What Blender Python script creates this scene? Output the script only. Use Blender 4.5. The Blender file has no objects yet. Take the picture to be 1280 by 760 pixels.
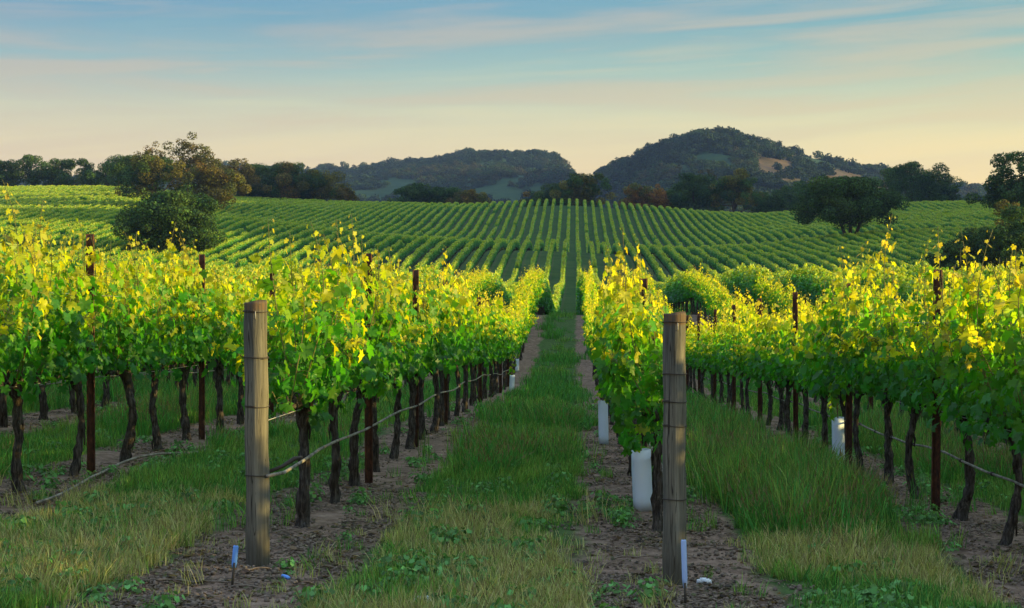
import bpy, math, random
import numpy as np
from mathutils import Vector, Matrix, Euler

# ------------------------------------------------------------------ camera, sky, sun, exposure
SC = bpy.context.scene
COL = SC.collection
F = 1900.0                       # focal length in pixels of the 1280 wide photograph
EYE = 1.65
YAW = math.atan(79 / F)
cam_d = bpy.data.cameras.new("camera")
cam_d.sensor_width = 36.0
cam_d.lens = 36.0 * F / 1280.0
cam_d.clip_start = 0.1
cam_d.clip_end = 30000
cam = bpy.data.objects.new("camera", cam_d)
cam.location = (0, 0, EYE)
cam.rotation_euler = (math.pi / 2, 0, YAW)
COL.objects.link(cam)
SC.camera = cam
SC.view_settings.view_transform = 'Standard'
SC.view_settings.look = 'None'
SC.view_settings.exposure = 1.0
SC.view_settings.gamma = 1.0
SC.cycles.max_bounces = 6
SC.cycles.diffuse_bounces = 3
SC.cycles.transmission_bounces = 4
SC.cycles.use_adaptive_sampling = True

SUN_EL = math.radians(10.2)
SUN_AZ = math.radians(93.0)      # clockwise from the row direction (+Y) towards +X
sd = Vector((math.sin(SUN_AZ) * math.cos(SUN_EL), math.cos(SUN_AZ) * math.cos(SUN_EL), math.sin(SUN_EL)))
sun_d = bpy.data.lights.new("sun", 'SUN')
sun_d.energy = 5.0
sun_d.angle = math.radians(0.6)
sun_d.color = (1.0, 0.75, 0.24)
sun = bpy.data.objects.new("sun", sun_d)
sun.rotation_euler = (-sd).to_track_quat('-Z', 'Y').to_euler()
sun.location = (40, 10, 40)
COL.objects.link(sun)


class NT:
    """small helper round a node tree"""
    def __init__(self, tree):
        self.t = tree
        tree.nodes.clear()

    def n(self, typ, inputs=None, **kw):
        nd = self.t.nodes.new(typ)
        for k, v in kw.items():
            setattr(nd, k, v)
        for k, v in (inputs or {}).items():
            self.set(nd, k, v)
        return nd

    def set(self, nd, k, v):
        s = nd.inputs[k]
        if isinstance(v, bpy.types.NodeSocket):
            self.t.links.new(v, s)
        elif isinstance(v, bpy.types.Node):
            self.t.links.new(v.outputs[0], s)
        else:
            if hasattr(s, 'default_value'):
                if hasattr(s.default_value, '__len__') and len(s.default_value) == 4 and len(v) == 3:
                    v = (*v, 1)
                s.default_value = v

    def math(self, op, a, b=0.0, c=None, clamp=False):
        nd = self.n('ShaderNodeMath', operation=op, use_clamp=clamp)
        self.set(nd, 0, a)
        self.set(nd, 1, b)
        if c is not None:
            self.set(nd, 2, c)
        return nd.outputs[0]

    def ramp(self, fac, stops, interp='LINEAR'):
        nd = self.n('ShaderNodeValToRGB')
        nd.color_ramp.interpolation = interp
        el = nd.color_ramp.elements
        while len(el) > 1:
            el.remove(el[-1])
        el[0].position = stops[0][0]
        el[0].color = (*stops[0][1], 1)
        for p, c in stops[1:]:
            e = el.new(p)
            e.color = (*c, 1)
        self.set(nd, 0, fac)
        return nd.outputs[0]

    def mix(self, fac, a, b, typ='MIX'):
        nd = self.n('ShaderNodeMix', data_type='RGBA', blend_type=typ)
        self.set(nd, 0, fac)
        self.set(nd, 6, a)
        self.set(nd, 7, b)
        return nd.outputs[2]

    def smooth(self, v, a, b, lo=0.0, hi=1.0):
        nd = self.n('ShaderNodeMapRange', interpolation_type='SMOOTHSTEP')
        for i, q in enumerate((v, a, b, lo, hi)):
            self.set(nd, i, q)
        return nd.outputs[0]

    def noise(self, vec, scale, detail=3.0, rough=0.55, dist=0.0):
        nd = self.n('ShaderNodeTexNoise')
        if vec is not None:
            self.set(nd, 'Vector', vec)
        self.set(nd, 'Scale', scale)
        self.set(nd, 'Detail', detail)
        self.set(nd, 'Roughness', rough)
        self.set(nd, 'Distortion', dist)
        return nd.outputs[0]

    def mapping(self, vec, scale=(1, 1, 1), rot=(0, 0, 0), loc=(0, 0, 0)):
        nd = self.n('ShaderNodeMapping')
        self.set(nd, 0, vec)
        self.set(nd, 'Location', loc)
        self.set(nd, 'Rotation', rot)
        self.set(nd, 'Scale', scale)
        return nd.outputs[0]


def srgb(r, g, b):
    f = lambda c: (c / 255 / 12.92) if c / 255 <= 0.04045 else ((c / 255 + 0.055) / 1.055) ** 2.4
    return (f(r), f(g), f(b))


world = bpy.data.worlds.new("World")
SC.world = world
world.use_nodes = True
w = NT(world.node_tree)
tc = w.n('ShaderNodeTexCoord')
dirv = tc.outputs['Generated']
sky = w.n('ShaderNodeTexSky', sky_type='NISHITA', sun_disc=False, sun_elevation=SUN_EL, sun_rotation=SUN_AZ,
          air_density=1.0, dust_density=1.5, ozone_density=2.0)
sep = w.n('ShaderNodeSeparateXYZ', {0: dirv})
X_, Y_, Z_ = sep.outputs
# long cirrus streaks: the direction stretched along the horizon, slightly tilted
az = w.math('ARCTAN2', X_, Y_)
comb = w.n('ShaderNodeCombineXYZ', {0: az, 1: w.math('MULTIPLY_ADD', Z_, 1.0, w.math('MULTIPLY', az, -0.045)), 2: 0.0})
st1 = w.noise(w.mapping(comb.outputs[0], scale=(3.4, 46, 1), loc=(9.0, 5.2, 0)), 1.0, 5, 0.55, 0.45)
st2 = w.noise(w.mapping(comb.outputs[0], scale=(5.0, 85, 1), loc=(1.0, 7.0, 3)), 1.0, 5, 0.55, 0.5)
warp = w.math('MULTIPLY_ADD', w.math('SUBTRACT', st1, 0.5), 0.05, Z_)
clear = w.ramp(warp, [(0.0, srgb(208, 166, 104)), (0.06, srgb(205, 177, 118)), (0.095, srgb(190, 174, 126)), (0.125, srgb(166, 166, 132)),
                      (0.150, srgb(126, 150, 138)), (0.180, srgb(94, 132, 138)), (0.22, srgb(86, 124, 142)), (0.40, srgb(135, 168, 190)), (1.0, srgb(178, 200, 215))])
streak = w.ramp(Z_, [(0.0, srgb(200, 160, 108)), (0.09, srgb(186, 164, 122)), (0.14, srgb(168, 156, 124)), (0.2, srgb(140, 140, 132)), (0.4, srgb(165, 178, 190)), (1.0, srgb(188, 204, 216))])
sf = w.math('MULTIPLY', w.smooth(st1, 0.42, 0.66), 0.7)
sf2 = w.math('MULTIPLY', w.smooth(st2, 0.5, 0.75), 0.45)
band = w.mix(w.math('MAXIMUM', sf, sf2), clear, streak)
# warmer and brighter towards the sun
toward = w.smooth(az, -0.45, 0.55, 0.86, 1.06)
tc3 = w.n('ShaderNodeCombineXYZ', {0: toward, 1: toward, 2: w.math('MULTIPLY_ADD', toward, -0.25, 1.25)})
band = w.mix(1.0, band, tc3.outputs[0], 'MULTIPLY')
low = w.smooth(Z_, 0.2, 0.9, 1.0, 0.8)
bg1 = w.n('ShaderNodeBackground', {0: sky.outputs[0], 1: 0.10})
bg2 = w.n('ShaderNodeBackground', {0: band, 1: 1.0})
mx = w.n('ShaderNodeMixShader', {0: low, 1: bg1.outputs[0], 2: bg2.outputs[0]})
w.n('ShaderNodeOutputWorld', {0: mx.outputs[0]})

# ------------------------------------------------------------------ general helpers
rnd = random.Random(7)
rs = np.random.RandomState(11)


def bearing(px):
    return math.tan(math.atan((px - 640) / F) - YAW)


def px_of(X, Y):
    return 640 + F * np.tan(np.arctan2(X, Y) + YAW)


def depth_of(X, Y):
    return Y * math.cos(YAW) - X * math.sin(YAW)


def tag(o, label=None, cat=None, group=None, kind=None):
    if label: o['label'] = label
    if cat: o['category'] = cat
    if group: o['group'] = group
    if kind: o['kind'] = kind
    return o


def mesh_np(name, V, faces_flat, sizes, mat=None, col=None, smooth=False):
    """mesh from numpy arrays; faces_flat = vertex indices one face after the other; sizes = corners per face"""
    me = bpy.data.meshes.new(name)
    V = np.asarray(V, dtype=np.float32)
    faces_flat = np.asarray(faces_flat, dtype=np.int32).ravel()
    sizes = np.asarray(sizes, dtype=np.int32)
    me.vertices.add(len(V))
    me.vertices.foreach_set('co', V.ravel())
    me.loops.add(len(faces_flat))
    me.loops.foreach_set('vertex_index', faces_flat)
    me.polygons.add(len(sizes))
    st = np.concatenate([[0], np.cumsum(sizes)[:-1]]).astype(np.int32)
    me.polygons.foreach_set('loop_start', st)
    me.update(calc_edges=True)
    if smooth:
        me.polygons.foreach_set('use_smooth', np.ones(len(sizes), dtype=bool))
    if col is not None:
        a = me.color_attributes.new('tint', 'FLOAT_COLOR', 'POINT')
        c = np.ones((len(V), 4), dtype=np.float32)
        c[:, :3] = col
        a.data.foreach_set('color', c.ravel())
    for m in (mat if isinstance(mat, (list, tuple)) else [mat]):
        if m is not None:
            me.materials.append(m)
    me.validate()
    return me


def ob(name, me, parent=None, loc=None, rot=None, scale=None):
    o = bpy.data.objects.new(name, me)
    COL.objects.link(o)
    if parent is not None: o.parent = parent
    if loc is not None: o.location = loc
    if rot is not None: o.rotation_euler = rot
    if scale is not None: o.scale = scale
    return o


class MB:
    """collects tubes and plates as one mesh"""
    def __init__(self):
        self.v, self.f, self.s, self.n, self.c = [], [], [], 0, []

    def add(self, V, faces, col=None):
        V = np.asarray(V, dtype=float)
        self.v.append(V)
        self.c.append(np.tile(np.array(col if col is not None else (1, 1, 1), dtype=float), (len(V), 1)))
        for f in faces:
            self.f.extend([i + self.n for i in f])
            self.s.append(len(f))
        self.n += len(V)

    def tube(self, pts, radii, k=6, caps=True, rough=0.0, r=None, col=None, squash=None):
        pts = np.asarray(pts, dtype=float)
        m = len(pts)
        if np.isscalar(radii): radii = [radii] * m
        T = np.gradient(pts, axis=0)
        T /= np.linalg.norm(T, axis=1)[:, None] + 1e-9
        ref = np.array([0, 1, 0]) if abs(T[0][1]) < 0.8 else np.array([1, 0, 0])
        V = []
        for i in range(m):
            a = np.cross(T[i], ref); a /= np.linalg.norm(a) + 1e-9
            b = np.cross(T[i], a)
            ref = -b if False else ref
            for j in range(k):
                t = 2 * math.pi * j / k
                q = radii[i] * (1 + (r.uniform(-rough, rough) if r else 0))
                V.append(pts[i] + q * (math.cos(t) * a + math.sin(t) * b))
        fs = []
        for i in range(m - 1):
            for j in range(k):
                j2 = (j + 1) % k
                fs.append((i * k + j, i * k + j2, (i + 1) * k + j2, (i + 1) * k + j))
        if caps:
            fs.append(tuple(range(k - 1, -1, -1)))
            fs.append(tuple(range((m - 1) * k, m * k)))
        self.add(V, fs, col)
        return self

    def build(self, name, mat, smooth=True, col=False):
        V = np.concatenate(self.v)
        return mesh_np(name, V, self.f, self.s, mat, np.concatenate(self.c) if col else None, smooth)


def fbm2(x, y, seed=0, octs=4, lac=2.1, gain=0.5):
    """cheap value noise in numpy, -1..1"""
    x = np.asarray(x, float); y = np.asarray(y, float)
    out = np.zeros(np.broadcast(x, y).shape)
    amp, tot = 1.0, 0.0
    for o in range(octs):
        xi, yi = np.floor(x), np.floor(y)
        fx, fy = x - xi, y - yi
        fx = fx * fx * (3 - 2 * fx); fy = fy * fy * (3 - 2 * fy)
        def h(a, b):
            s = np.sin(a * 127.1 + b * 311.7 + seed * 74.7 + o * 13.3) * 43758.5453
            return (s - np.floor(s)) * 2 - 1
        v = (h(xi, yi) * (1 - fx) + h(xi + 1, yi) * fx) * (1 - fy) + (h(xi, yi + 1) * (1 - fx) + h(xi + 1, yi + 1) * fx) * fy
        out = out + v * amp
        tot += amp
        amp *= gain; x = x * lac + 5.2; y = y * lac + 1.3
    return out / tot


# ------------------------------------------------------------------ terrain
ROW0, PITCH = 0.60, 2.52         # x of the row behind the right end post, distance between rows
NY = np.array([-60, 0, 10, 20, 30, 42, 52, 62, 72, 85, 100, 120, 140, 167], float)
NZ = np.array([0.2, 0, 0, -.12, -.36, -.66, -.35, .55, 1.12, .9, .1, -.6, -.2, 1.4], float)
CPX = np.array([-300, 0, 150, 300, 450, 600, 715, 850, 950, 1100, 1280, 1600], float)
C310 = np.array([262, 262, 263, 271, 288, 299, 303, 309, 306, 293, 286, 284], float)   # second crest, picture height
C515 = np.array([231, 231, 231, 245, 254, 255.5, 256, 262, 265, 258, 253, 253], float)  # field top
C218 = np.array([318, 318, 322, 332, 345, 352, 352, 350, 348, 342, 336, 336], float)
C380 = np.array([258, 258, 259, 267, 283, 294, 298, 299, 297, 286, 279, 278], float)


def pchip(xk, yk, x):
    """monotone-ish cubic (finite difference tangents), yk may be (n, m) with x of shape (m,)"""
    xk = np.asarray(xk, float)
    h = np.diff(xk)
    d = np.diff(yk, axis=0) / (h[:, None] if yk.ndim > 1 else h)
    m = np.zeros_like(yk)
    m[1:-1] = np.where(d[1:] * d[:-1] > 0, 2 * d[1:] * d[:-1] / (d[1:] + d[:-1] + 1e-12), 0)
    m[0], m[-1] = d[0], d[-1]
    i = np.clip(np.searchsorted(xk, x) - 1, 0, len(xk) - 2)
    t = np.clip((x - xk[i]) / h[i], 0, 1)
    if yk.ndim > 1:
        c = np.arange(yk.shape[1])
        y0, y1, m0, m1 = yk[i, c], yk[i + 1, c], m[i, c], m[i + 1, c]
    else:
        y0, y1, m0, m1 = yk[i], yk[i + 1], m[i], m[i + 1]
    return (2*t**3 - 3*t**2 + 1) * y0 + (t**3 - 2*t**2 + t) * h[i] * m0 + (-2*t**3 + 3*t**2) * y1 + (t**3 - t**2) * h[i] * m1


def ground_z(X, Y):
    X = np.atleast_1d(np.asarray(X, float)); Y = np.atleast_1d(np.asarray(Y, float))
    X, Y = np.broadcast_arrays(X, Y)
    shp = X.shape
    X, Y = X.ravel(), Y.ravel()
    px = np.clip(px_of(X, np.maximum(Y, 60)), -300, 1600)
    def at(tab, d):
        y = np.interp(px, CPX, tab)
        return EYE + (380 - y) * d / F - 2.0
    K = [np.full_like(X, v) for v in NZ]
    k218, k310, k380, k515 = at(C218, 218), at(C310, 310), at(C380, 380) - 1.0, at(C515, 515)
    mid1 = k218 * 0.42 + k310 * 0.58
    ys = np.concatenate([NY, [218, 265, 310, 335, 380, 448, 515, 560, 660]])
    tab = np.stack(K + [k218, mid1, k310, k310 - 1.5, k380, k380 * .45 + k515 * .55, k515, k515 - 1.5, k515 - 12])
    z = pchip(ys, tab, Y)
    near = np.clip(1 - (np.abs(Y - 5) - 20) / 40, 0, 1)
    z = z - 0.035 * np.clip(X, -14, 14) * near
    # low swell, and the small ridge that discing leaves under each row
    z = z + 0.05 * fbm2(X / 5, Y / 7, 3, 2) * np.clip(Y / 30, 0, 1) + 1.7 * fbm2(X / 60, Y / 55, 5, 2) * np.clip((Y - 180) / 100, 0, 1)
    shade_ridge = 113 * np.exp(-((X - 460) / 110.0) ** 2) * np.clip((Y - 130) / 120, 0, 1) * np.clip((700 - Y) / 120, 0, 1)  # added ridge out of view, height set so its shadow covers the far field
    z = z + shade_ridge * (1 + .10 * fbm2(X / 50, Y / 45, 15, 3)) * np.clip((X - 240) / 60, 0, 1)
    return z.reshape(shp)


def gz(X, Y):
    return float(ground_z(X, Y)[0])


SKY_PX = np.array([-400, 0, 200, 290, 330, 365, 400, 440, 480, 520, 560, 585, 620, 660, 690, 708, 722, 735, 745, 775, 807, 835, 860, 877, 895, 930, 960, 992, 1035, 1060, 1097, 1130, 1200, 1500], float)
SKY_Y = np.array([228, 226, 222, 209, 211, 214, 212, 209, 206, 202, 196, 190, 191, 192, 195, 203, 222, 224, 220, 208, 192, 181, 174, 171, 169, 175, 182, 192, 203, 212, 222, 240, 242, 242], float)
SKY_D = np.array([2600, 2600, 2600, 2700, 2700, 2500, 2300, 2300, 2300, 2300, 2300, 2300, 2200, 2200, 2150, 2100, 2050, 2000, 1950, 1800, 1700, 1700, 1700, 1700, 1700, 1700, 1700, 1700, 1750, 1800, 1900, 2200, 2400, 2500], float)


def hill_z(X, Y):
    px = np.clip(px_of(X, Y), -400, 1500)
    sy = np.interp(px, SKY_PX, SKY_Y)
    sD = np.interp(px, SKY_PX, SKY_D)
    top = EYE + (380 - sy) * sD / F
    foot = 0.47 * sD
    base = ground_z(X, np.minimum(Y, 660))
    t = np.clip((Y - foot) / (sD - foot), 0, 1)
    prof = 0.5 * t + 0.5 * (t * t * (3 - 2 * t))
    z = base * (1 - prof) + top * prof
    z = np.where(Y > sD, top - (Y - sD) * 0.16, z)
    g = fbm2(X / 230 + 3, Y / 330, 9, 4)
    z = z + g * 26 * np.clip(t * 2, 0, 1) * np.clip((1 - t) * 4 + .12, 0, 1)
    return np.maximum(z, 10.0)


def grid_mesh(name, ys, us, zf, mat, off=60):
    Yg, U = np.meshgrid(ys, us, indexing='ij')
    Xg = U * (Yg + off)
    Z = zf(Xg, Yg)
    V = np.stack([Xg, Yg, Z], -1).reshape(-1, 3)
    a, b = len(ys), len(us)
    i, j = np.meshgrid(np.arange(a - 1), np.arange(b - 1), indexing='ij')
    q = np.stack([i*b + j, i*b + j + 1, (i+1)*b + j + 1, (i+1)*b + j], -1).reshape(-1, 4)
    return mesh_np(name, V, q, np.full(len(q), 4), mat, smooth=True)


# ------------------------------------------------------------------ materials
def new_mat(name):
    m = bpy.data.materials.new(name)
    m.use_nodes = True
    return m, NT(m.node_tree)


def principled(t, color, rough=0.8, spec=0.3, bump=None, bump_d=0.01, bump_s=1.0):
    b = t.n('ShaderNodeBsdfPrincipled', {'Base Color': color, 'Roughness': rough, 'Specular IOR Level': spec})
    if bump is not None:
        bn = t.n('ShaderNodeBump', {'Height': bump, 'Distance': bump_d, 'Strength': bump_s})
        t.set(b, 'Normal', bn.outputs[0])
    t.n('ShaderNodeOutputMaterial', {0: b.outputs[0]})
    return b


def leaf_mat(name, trans=0.45, tr_tint=(1.6, 1.5, 0.3), rough=0.45, attr=True, base=(0.06, 0.12, 0.02), var=0.35, spec=0.35):
    m, t = new_mat(name)
    if attr:
        c = t.n('ShaderNodeVertexColor', layer_name='tint').outputs[0]
    else:
        c = t.n('ShaderNodeRGB').outputs[0]
        c.default_value = (*base, 1)
    oi = t.n('ShaderNodeObjectInfo')
    geo = t.n('ShaderNodeNewGeometry')
    isl = t.n('ShaderNodeMath', {0: geo.outputs['Random Per Island'], 1: oi.outputs['Random']}, operation='ADD')
    fr = t.math('FRACT', isl.outputs[0])
    val = t.smooth(fr, 0, 1, 1 - var, 1 + var)
    hs = t.n('ShaderNodeHueSaturation', {'Color': c, 'Value': val, 'Hue': t.smooth(fr, 0, 1, 0.488, 0.512)})
    col = hs.outputs[0]
    p = t.n('ShaderNodeBsdfPrincipled', {'Base Color': col, 'Roughness': rough, 'Specular IOR Level': spec})
    tr = t.n('ShaderNodeBsdfTranslucent', {'Color': t.mix(1.0, col, tr_tint, 'MULTIPLY')})
    mixn = t.n('ShaderNodeMixShader', {0: trans, 1: p.outputs[0], 2: tr.outputs[0]})
    t.n('ShaderNodeOutputMaterial', {0: mixn.outputs[0]})
    return m


M = {}
M['leaf'] = leaf_mat('vine_leaf', 0.58, var=0.24)
M['far_leaf'] = leaf_mat('far_vine_leaf', 0.35, var=0.3)
M['crown'] = leaf_mat('tree_foliage', 0.32, tr_tint=(1.4, 1.25, 0.5), var=0.5, rough=0.7, spec=0.15)
M['grass'] = leaf_mat('grass_blade', 0.4, tr_tint=(1.2, 1.2, 0.6), var=0.4, rough=0.6, spec=0.2)

m, t = new_mat('shoot_bark')
principled(t, (0.16, 0.15, 0.04), 0.6)
M['shoot'] = m

m, t = new_mat('vine_bark')
tcn = t.n('ShaderNodeTexCoord').outputs['Object']
nz = t.noise(t.mapping(tcn, scale=(60, 60, 9)), 1.0, 5, 0.65, 0.6)
n2 = t.noise(tcn, 9, 3)
cc = t.mix(t.smooth(n2, .35, .65), t.ramp(nz, [(0.3, (0.012, 0.009, 0.007)), (0.5, (0.05, 0.038, 0.030)), (0.7, (0.15, 0.12, 0.10))]),
           t.ramp(nz, [(0.3, (0.02, 0.017, 0.015)), (0.5, (0.075, 0.066, 0.06)), (0.72, (0.20, 0.18, 0.165))]))
principled(t, cc, 0.95, 0.1, nz, 0.03, 1.0)
M['bark'] = m

m, t = new_mat('tree_bark')
tcn = t.n('ShaderNodeTexCoord').outputs['Object']
nz = t.noise(t.mapping(tcn, scale=(4, 4, 1)), 1.0, 4)
principled(t, t.ramp(nz, [(0.3, (0.03, 0.022, 0.017)), (0.7, (0.11, 0.085, 0.065))]), 0.95, 0.1, nz, 0.08)
M['tree_bark'] = m

m, t = new_mat('weathered_post_wood')
tcn = t.n('ShaderNodeTexCoord').outputs['Object']
grain = t.noise(t.mapping(tcn, scale=(42, 42, 1.6)), 1.0, 6, 0.6, 0.4)
fine = t.noise(t.mapping(tcn, scale=(160, 160, 5)), 1.0, 4, 0.6)
blot = t.noise(t.mapping(tcn, scale=(5, 5, 1.5)), 1.0, 3)
sp = t.n('ShaderNodeSeparateXYZ', {0: tcn})
c1 = t.ramp(grain, [(0.28, (0.075, 0.067, 0.051)), (0.45, (0.145, 0.13, 0.10)), (0.6, (0.20, 0.18, 0.138)), (0.75, (0.27, 0.245, 0.19))])
c2 = t.ramp(grain, [(0.3, (0.055, 0.053, 0.046)), (0.6, (0.14, 0.137, 0.12)), (0.75, (0.22, 0.215, 0.19))])
cc = t.mix(t.smooth(blot, .35, .65), c1, c2)
crack = t.smooth(fine, .33, .40, 0.35, 1.0)
cc = t.mix(1.0, cc, t.n('ShaderNodeCombineXYZ', {0: crack, 1: crack, 2: crack}).outputs[0], 'MULTIPLY')
# rusty brown stain round the cut head
stain = t.smooth(t.math('MULTIPLY_ADD', blot, 0.05, sp.outputs[2]), 1.565, 1.585)
cc = t.mix(t.math('MULTIPLY', t.math('MULTIPLY', stain, t.smooth(grain, .35, .55, .35, .9)), 0.8), cc, (0.14, 0.075, 0.032))
ck = t.noise(t.mapping(tcn, scale=(17, 17, .5)), 1.0, 2, 0.5, 0.8)
line = t.math('ABSOLUTE', t.math('SUBTRACT', ck, 0.5))
cc = t.mix(t.smooth(line, .004, .013, .85, 0), cc, (0.015, 0.012, 0.009))
foot_tone = t.smooth(sp.outputs[2], 0.0, 0.35, 0.55, 0.0)  # darker brown towards the foot of the post
cc = t.mix(foot_tone, cc, (0.07, 0.055, 0.035))
principled(t, cc, 0.85, 0.2, t.math('ADD', grain, t.math('MULTIPLY', fine, 0.5)), 0.006, 1.0)
M['post'] = m

m, t = new_mat('rusty_steel')
tcn = t.n('ShaderNodeTexCoord').outputs['Object']
nz = t.noise(t.mapping(tcn, scale=(30, 30, 12)), 1.0, 5, 0.65)
principled(t, t.ramp(nz, [(0.3, (0.025, 0.012, 0.008)), (0.5, (0.075, 0.027, 0.014)), (0.7, (0.17, 0.06, 0.026))]), 0.75, 0.4, nz, 0.002)
M['rust'] = m

m, t = new_mat('galvanised_wire')
principled(t, (0.35, 0.34, 0.31), 0.45, 0.6)
M['wire'] = m
m, t = new_mat('dark_wire')
principled(t, (0.045, 0.035, 0.028), 0.7, 0.3)
M['dwire'] = m
m, t = new_mat('dusty_hose')
tcn = t.n('ShaderNodeTexCoord').outputs['Object']
nz = t.noise(tcn, 12, 4)
principled(t, t.ramp(nz, [(0.35, (0.10, 0.088, 0.072)), (0.65, (0.33, 0.29, 0.24))]), 0.7)
M['hose'] = m
m, t = new_mat('white_plastic')
tcn = t.n('ShaderNodeTexCoord').outputs['Object']
nz = t.noise(tcn, 7, 4)
spz = t.n('ShaderNodeSeparateXYZ', {0: tcn}).outputs[2]
cc = t.mix(t.smooth(t.math('MULTIPLY_ADD', nz, 0.2, spz), 0.05, 0.22, 0.7, 0.0), (0.66, 0.73, 0.87), (0.36, 0.30, 0.23))
bb = principled(t, cc, 0.5, 0.4, nz, 0.004)
M['white'] = m
m, t = new_mat('pale_blue_plastic')
principled(t, (0.14, 0.34, 0.85), 0.45, 0.4)
M['blue'] = m
m, t = new_mat('pale_strip')
principled(t, (0.38, 0.52, 0.88), 0.45, 0.4)
M['strip'] = m
m, t = new_mat('white_foam')
principled(t, (0.72, 0.76, 0.82), 0.7, 0.2)
M['foam'] = m
m, t = new_mat('dead_wood')
tcn = t.n('ShaderNodeTexCoord').outputs['Object']
principled(t, t.ramp(t.noise(tcn, 25, 3), [(0.3, (0.09, 0.066, 0.05)), (0.7, (0.28, 0.21, 0.16))]), 0.9)
M['twig'] = m


def ground_material(name, far=False):
    m, t = new_mat(name)
    geo = t.n('ShaderNodeNewGeometry')
    P = geo.outputs['Position']
    s = t.n('ShaderNodeSeparateXYZ', {0: P})
    x, y = s.outputs[0], s.outputs[1]
    q = t.math('FRACT', t.math('DIVIDE', t.math('SUBTRACT', x, ROW0 - PITCH * 0.5 - 2520.0), PITCH))
    d = t.math('MULTIPLY', t.math('ABSOLUTE', t.math('SUBTRACT', q, 0.5)), PITCH)     # distance to the row line
    n_edge = t.noise(t.mapping(P, scale=(1.6, 0.9, 1)), 1.0, 5, 0.6)
    n_f = t.noise(P, 9, 6, 0.65)
    n_m = t.noise(P, 1.3, 4, 0.6)
    n_g = t.noise(P, 38, 4, 0.6)
    dd = t.math('ADD', d, t.math('MULTIPLY', t.math('SUBTRACT', n_edge, 0.5), 0.55))
    grass = t.smooth(dd, 0.50, 0.66)
    soil = t.ramp(n_f, [(0.25, (0.08, 0.048, 0.034)), (0.42, (0.19, 0.125, 0.092)), (0.58, (0.30, 0.205, 0.155)), (0.8, (0.42, 0.31, 0.24))])
    soil = t.mix(t.smooth(n_m, .45, .65, 0, .5), soil, t.ramp(n_g, [(0.3, (0.06, 0.042, 0.030)), (0.7, (0.20, 0.145, 0.105))]))
    gcol = t.ramp(n_f, [(0.3, (0.04, 0.075, 0.022)), (0.6, (0.085, 0.15, 0.045)), (0.8, (0.17, 0.18, 0.08))])
    c = t.mix(grass, soil, gcol)
    if far:
        fcol = t.ramp(t.noise(P, 0.35, 4), [(0.3, (0.05, 0.13, 0.04)), (0.7, (0.12, 0.19, 0.06))])
        c = t.mix(t.smooth(y, 70, 150, 0, .8), c, fcol)
    h = t.math('ADD', t.math('MULTIPLY', n_f, 1.0), t.math('MULTIPLY', n_g, 0.45))
    principled(t, c, 0.95, 0.1, h, 0.05, 0.9)
    return m


M['ground'] = ground_material('vineyard_soil', True)

m, t = new_mat('hill_grass')
P = t.n('ShaderNodeNewGeometry').outputs['Position']
n1 = t.noise(t.mapping(P, scale=(0.006, 0.004, 0.006)), 1.0, 5, 0.6)
n2 = t.noise(P, 0.06, 5, 0.65)
s = t.n('ShaderNodeSeparateXYZ', {0: P})
# bare, dry slopes on the shoulder of the round hill
u = t.math('DIVIDE', s.outputs[0], s.outputs[1])
def blob(uc, uw, zc, zw):
    a = t.math('DIVIDE', t.math('SUBTRACT', u, uc), uw)
    b = t.math('DIVIDE', t.math('SUBTRACT', s.outputs[2], zc), zw)
    r2 = t.math('ADD', t.math('MULTIPLY', a, a), t.math('MULTIPLY', b, b))
    return t.smooth(t.math('ADD', r2, t.math('MULTIPLY', t.math('SUBTRACT', n2, 0.5), 1.6)), 0.6, 1.2, 1, 0)
dry = t.math('MAXIMUM', blob(bearing(972), 0.026, 140, 34), blob(bearing(1058), 0.03, 132, 20))
gcol = t.ramp(n2, [(0.3, (0.02, 0.05, 0.024)), (0.7, (0.045, 0.085, 0.035))])
dcol = t.ramp(n2, [(0.3, (0.05, 0.048, 0.03)), (0.7, (0.15, 0.105, 0.072))])
principled(t, t.mix(dry, gcol, dcol), 0.95, 0.05)
M['hill'] = m

# ------------------------------------------------------------------ ground and hills
def geo_steps(a, b, s0, k):
    out, s = [a], s0
    while out[-1] < b:
        out.append(out[-1] + s); s *= k
    out[-1] = b
    return np.array(out)

ys = np.concatenate([np.arange(-60, 5, 3.0), geo_steps(5, 660, 0.12, 1.012)])
us = np.concatenate([np.linspace(-1.6, -0.42, 24, endpoint=False), np.linspace(-0.42, 0.42, 420), np.linspace(0.42, 1.6, 24)[1:]])
g = ob('ground', grid_mesh('ground', ys, us, ground_z, M['ground']))
tag(g, 'bare brown soil strips under the vines and green aisles between', 'ground', kind='structure')
hy = geo_steps(660, 3300, 9, 1.012)
hu = np.linspace(-0.6, 0.6, 330)
h = ob('hills', grid_mesh('hills', hy, hu, hill_z, M['hill']))
tag(h, 'rolling green hills with one round wooded hill beyond the vineyard', 'hills', kind='structure')


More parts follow.
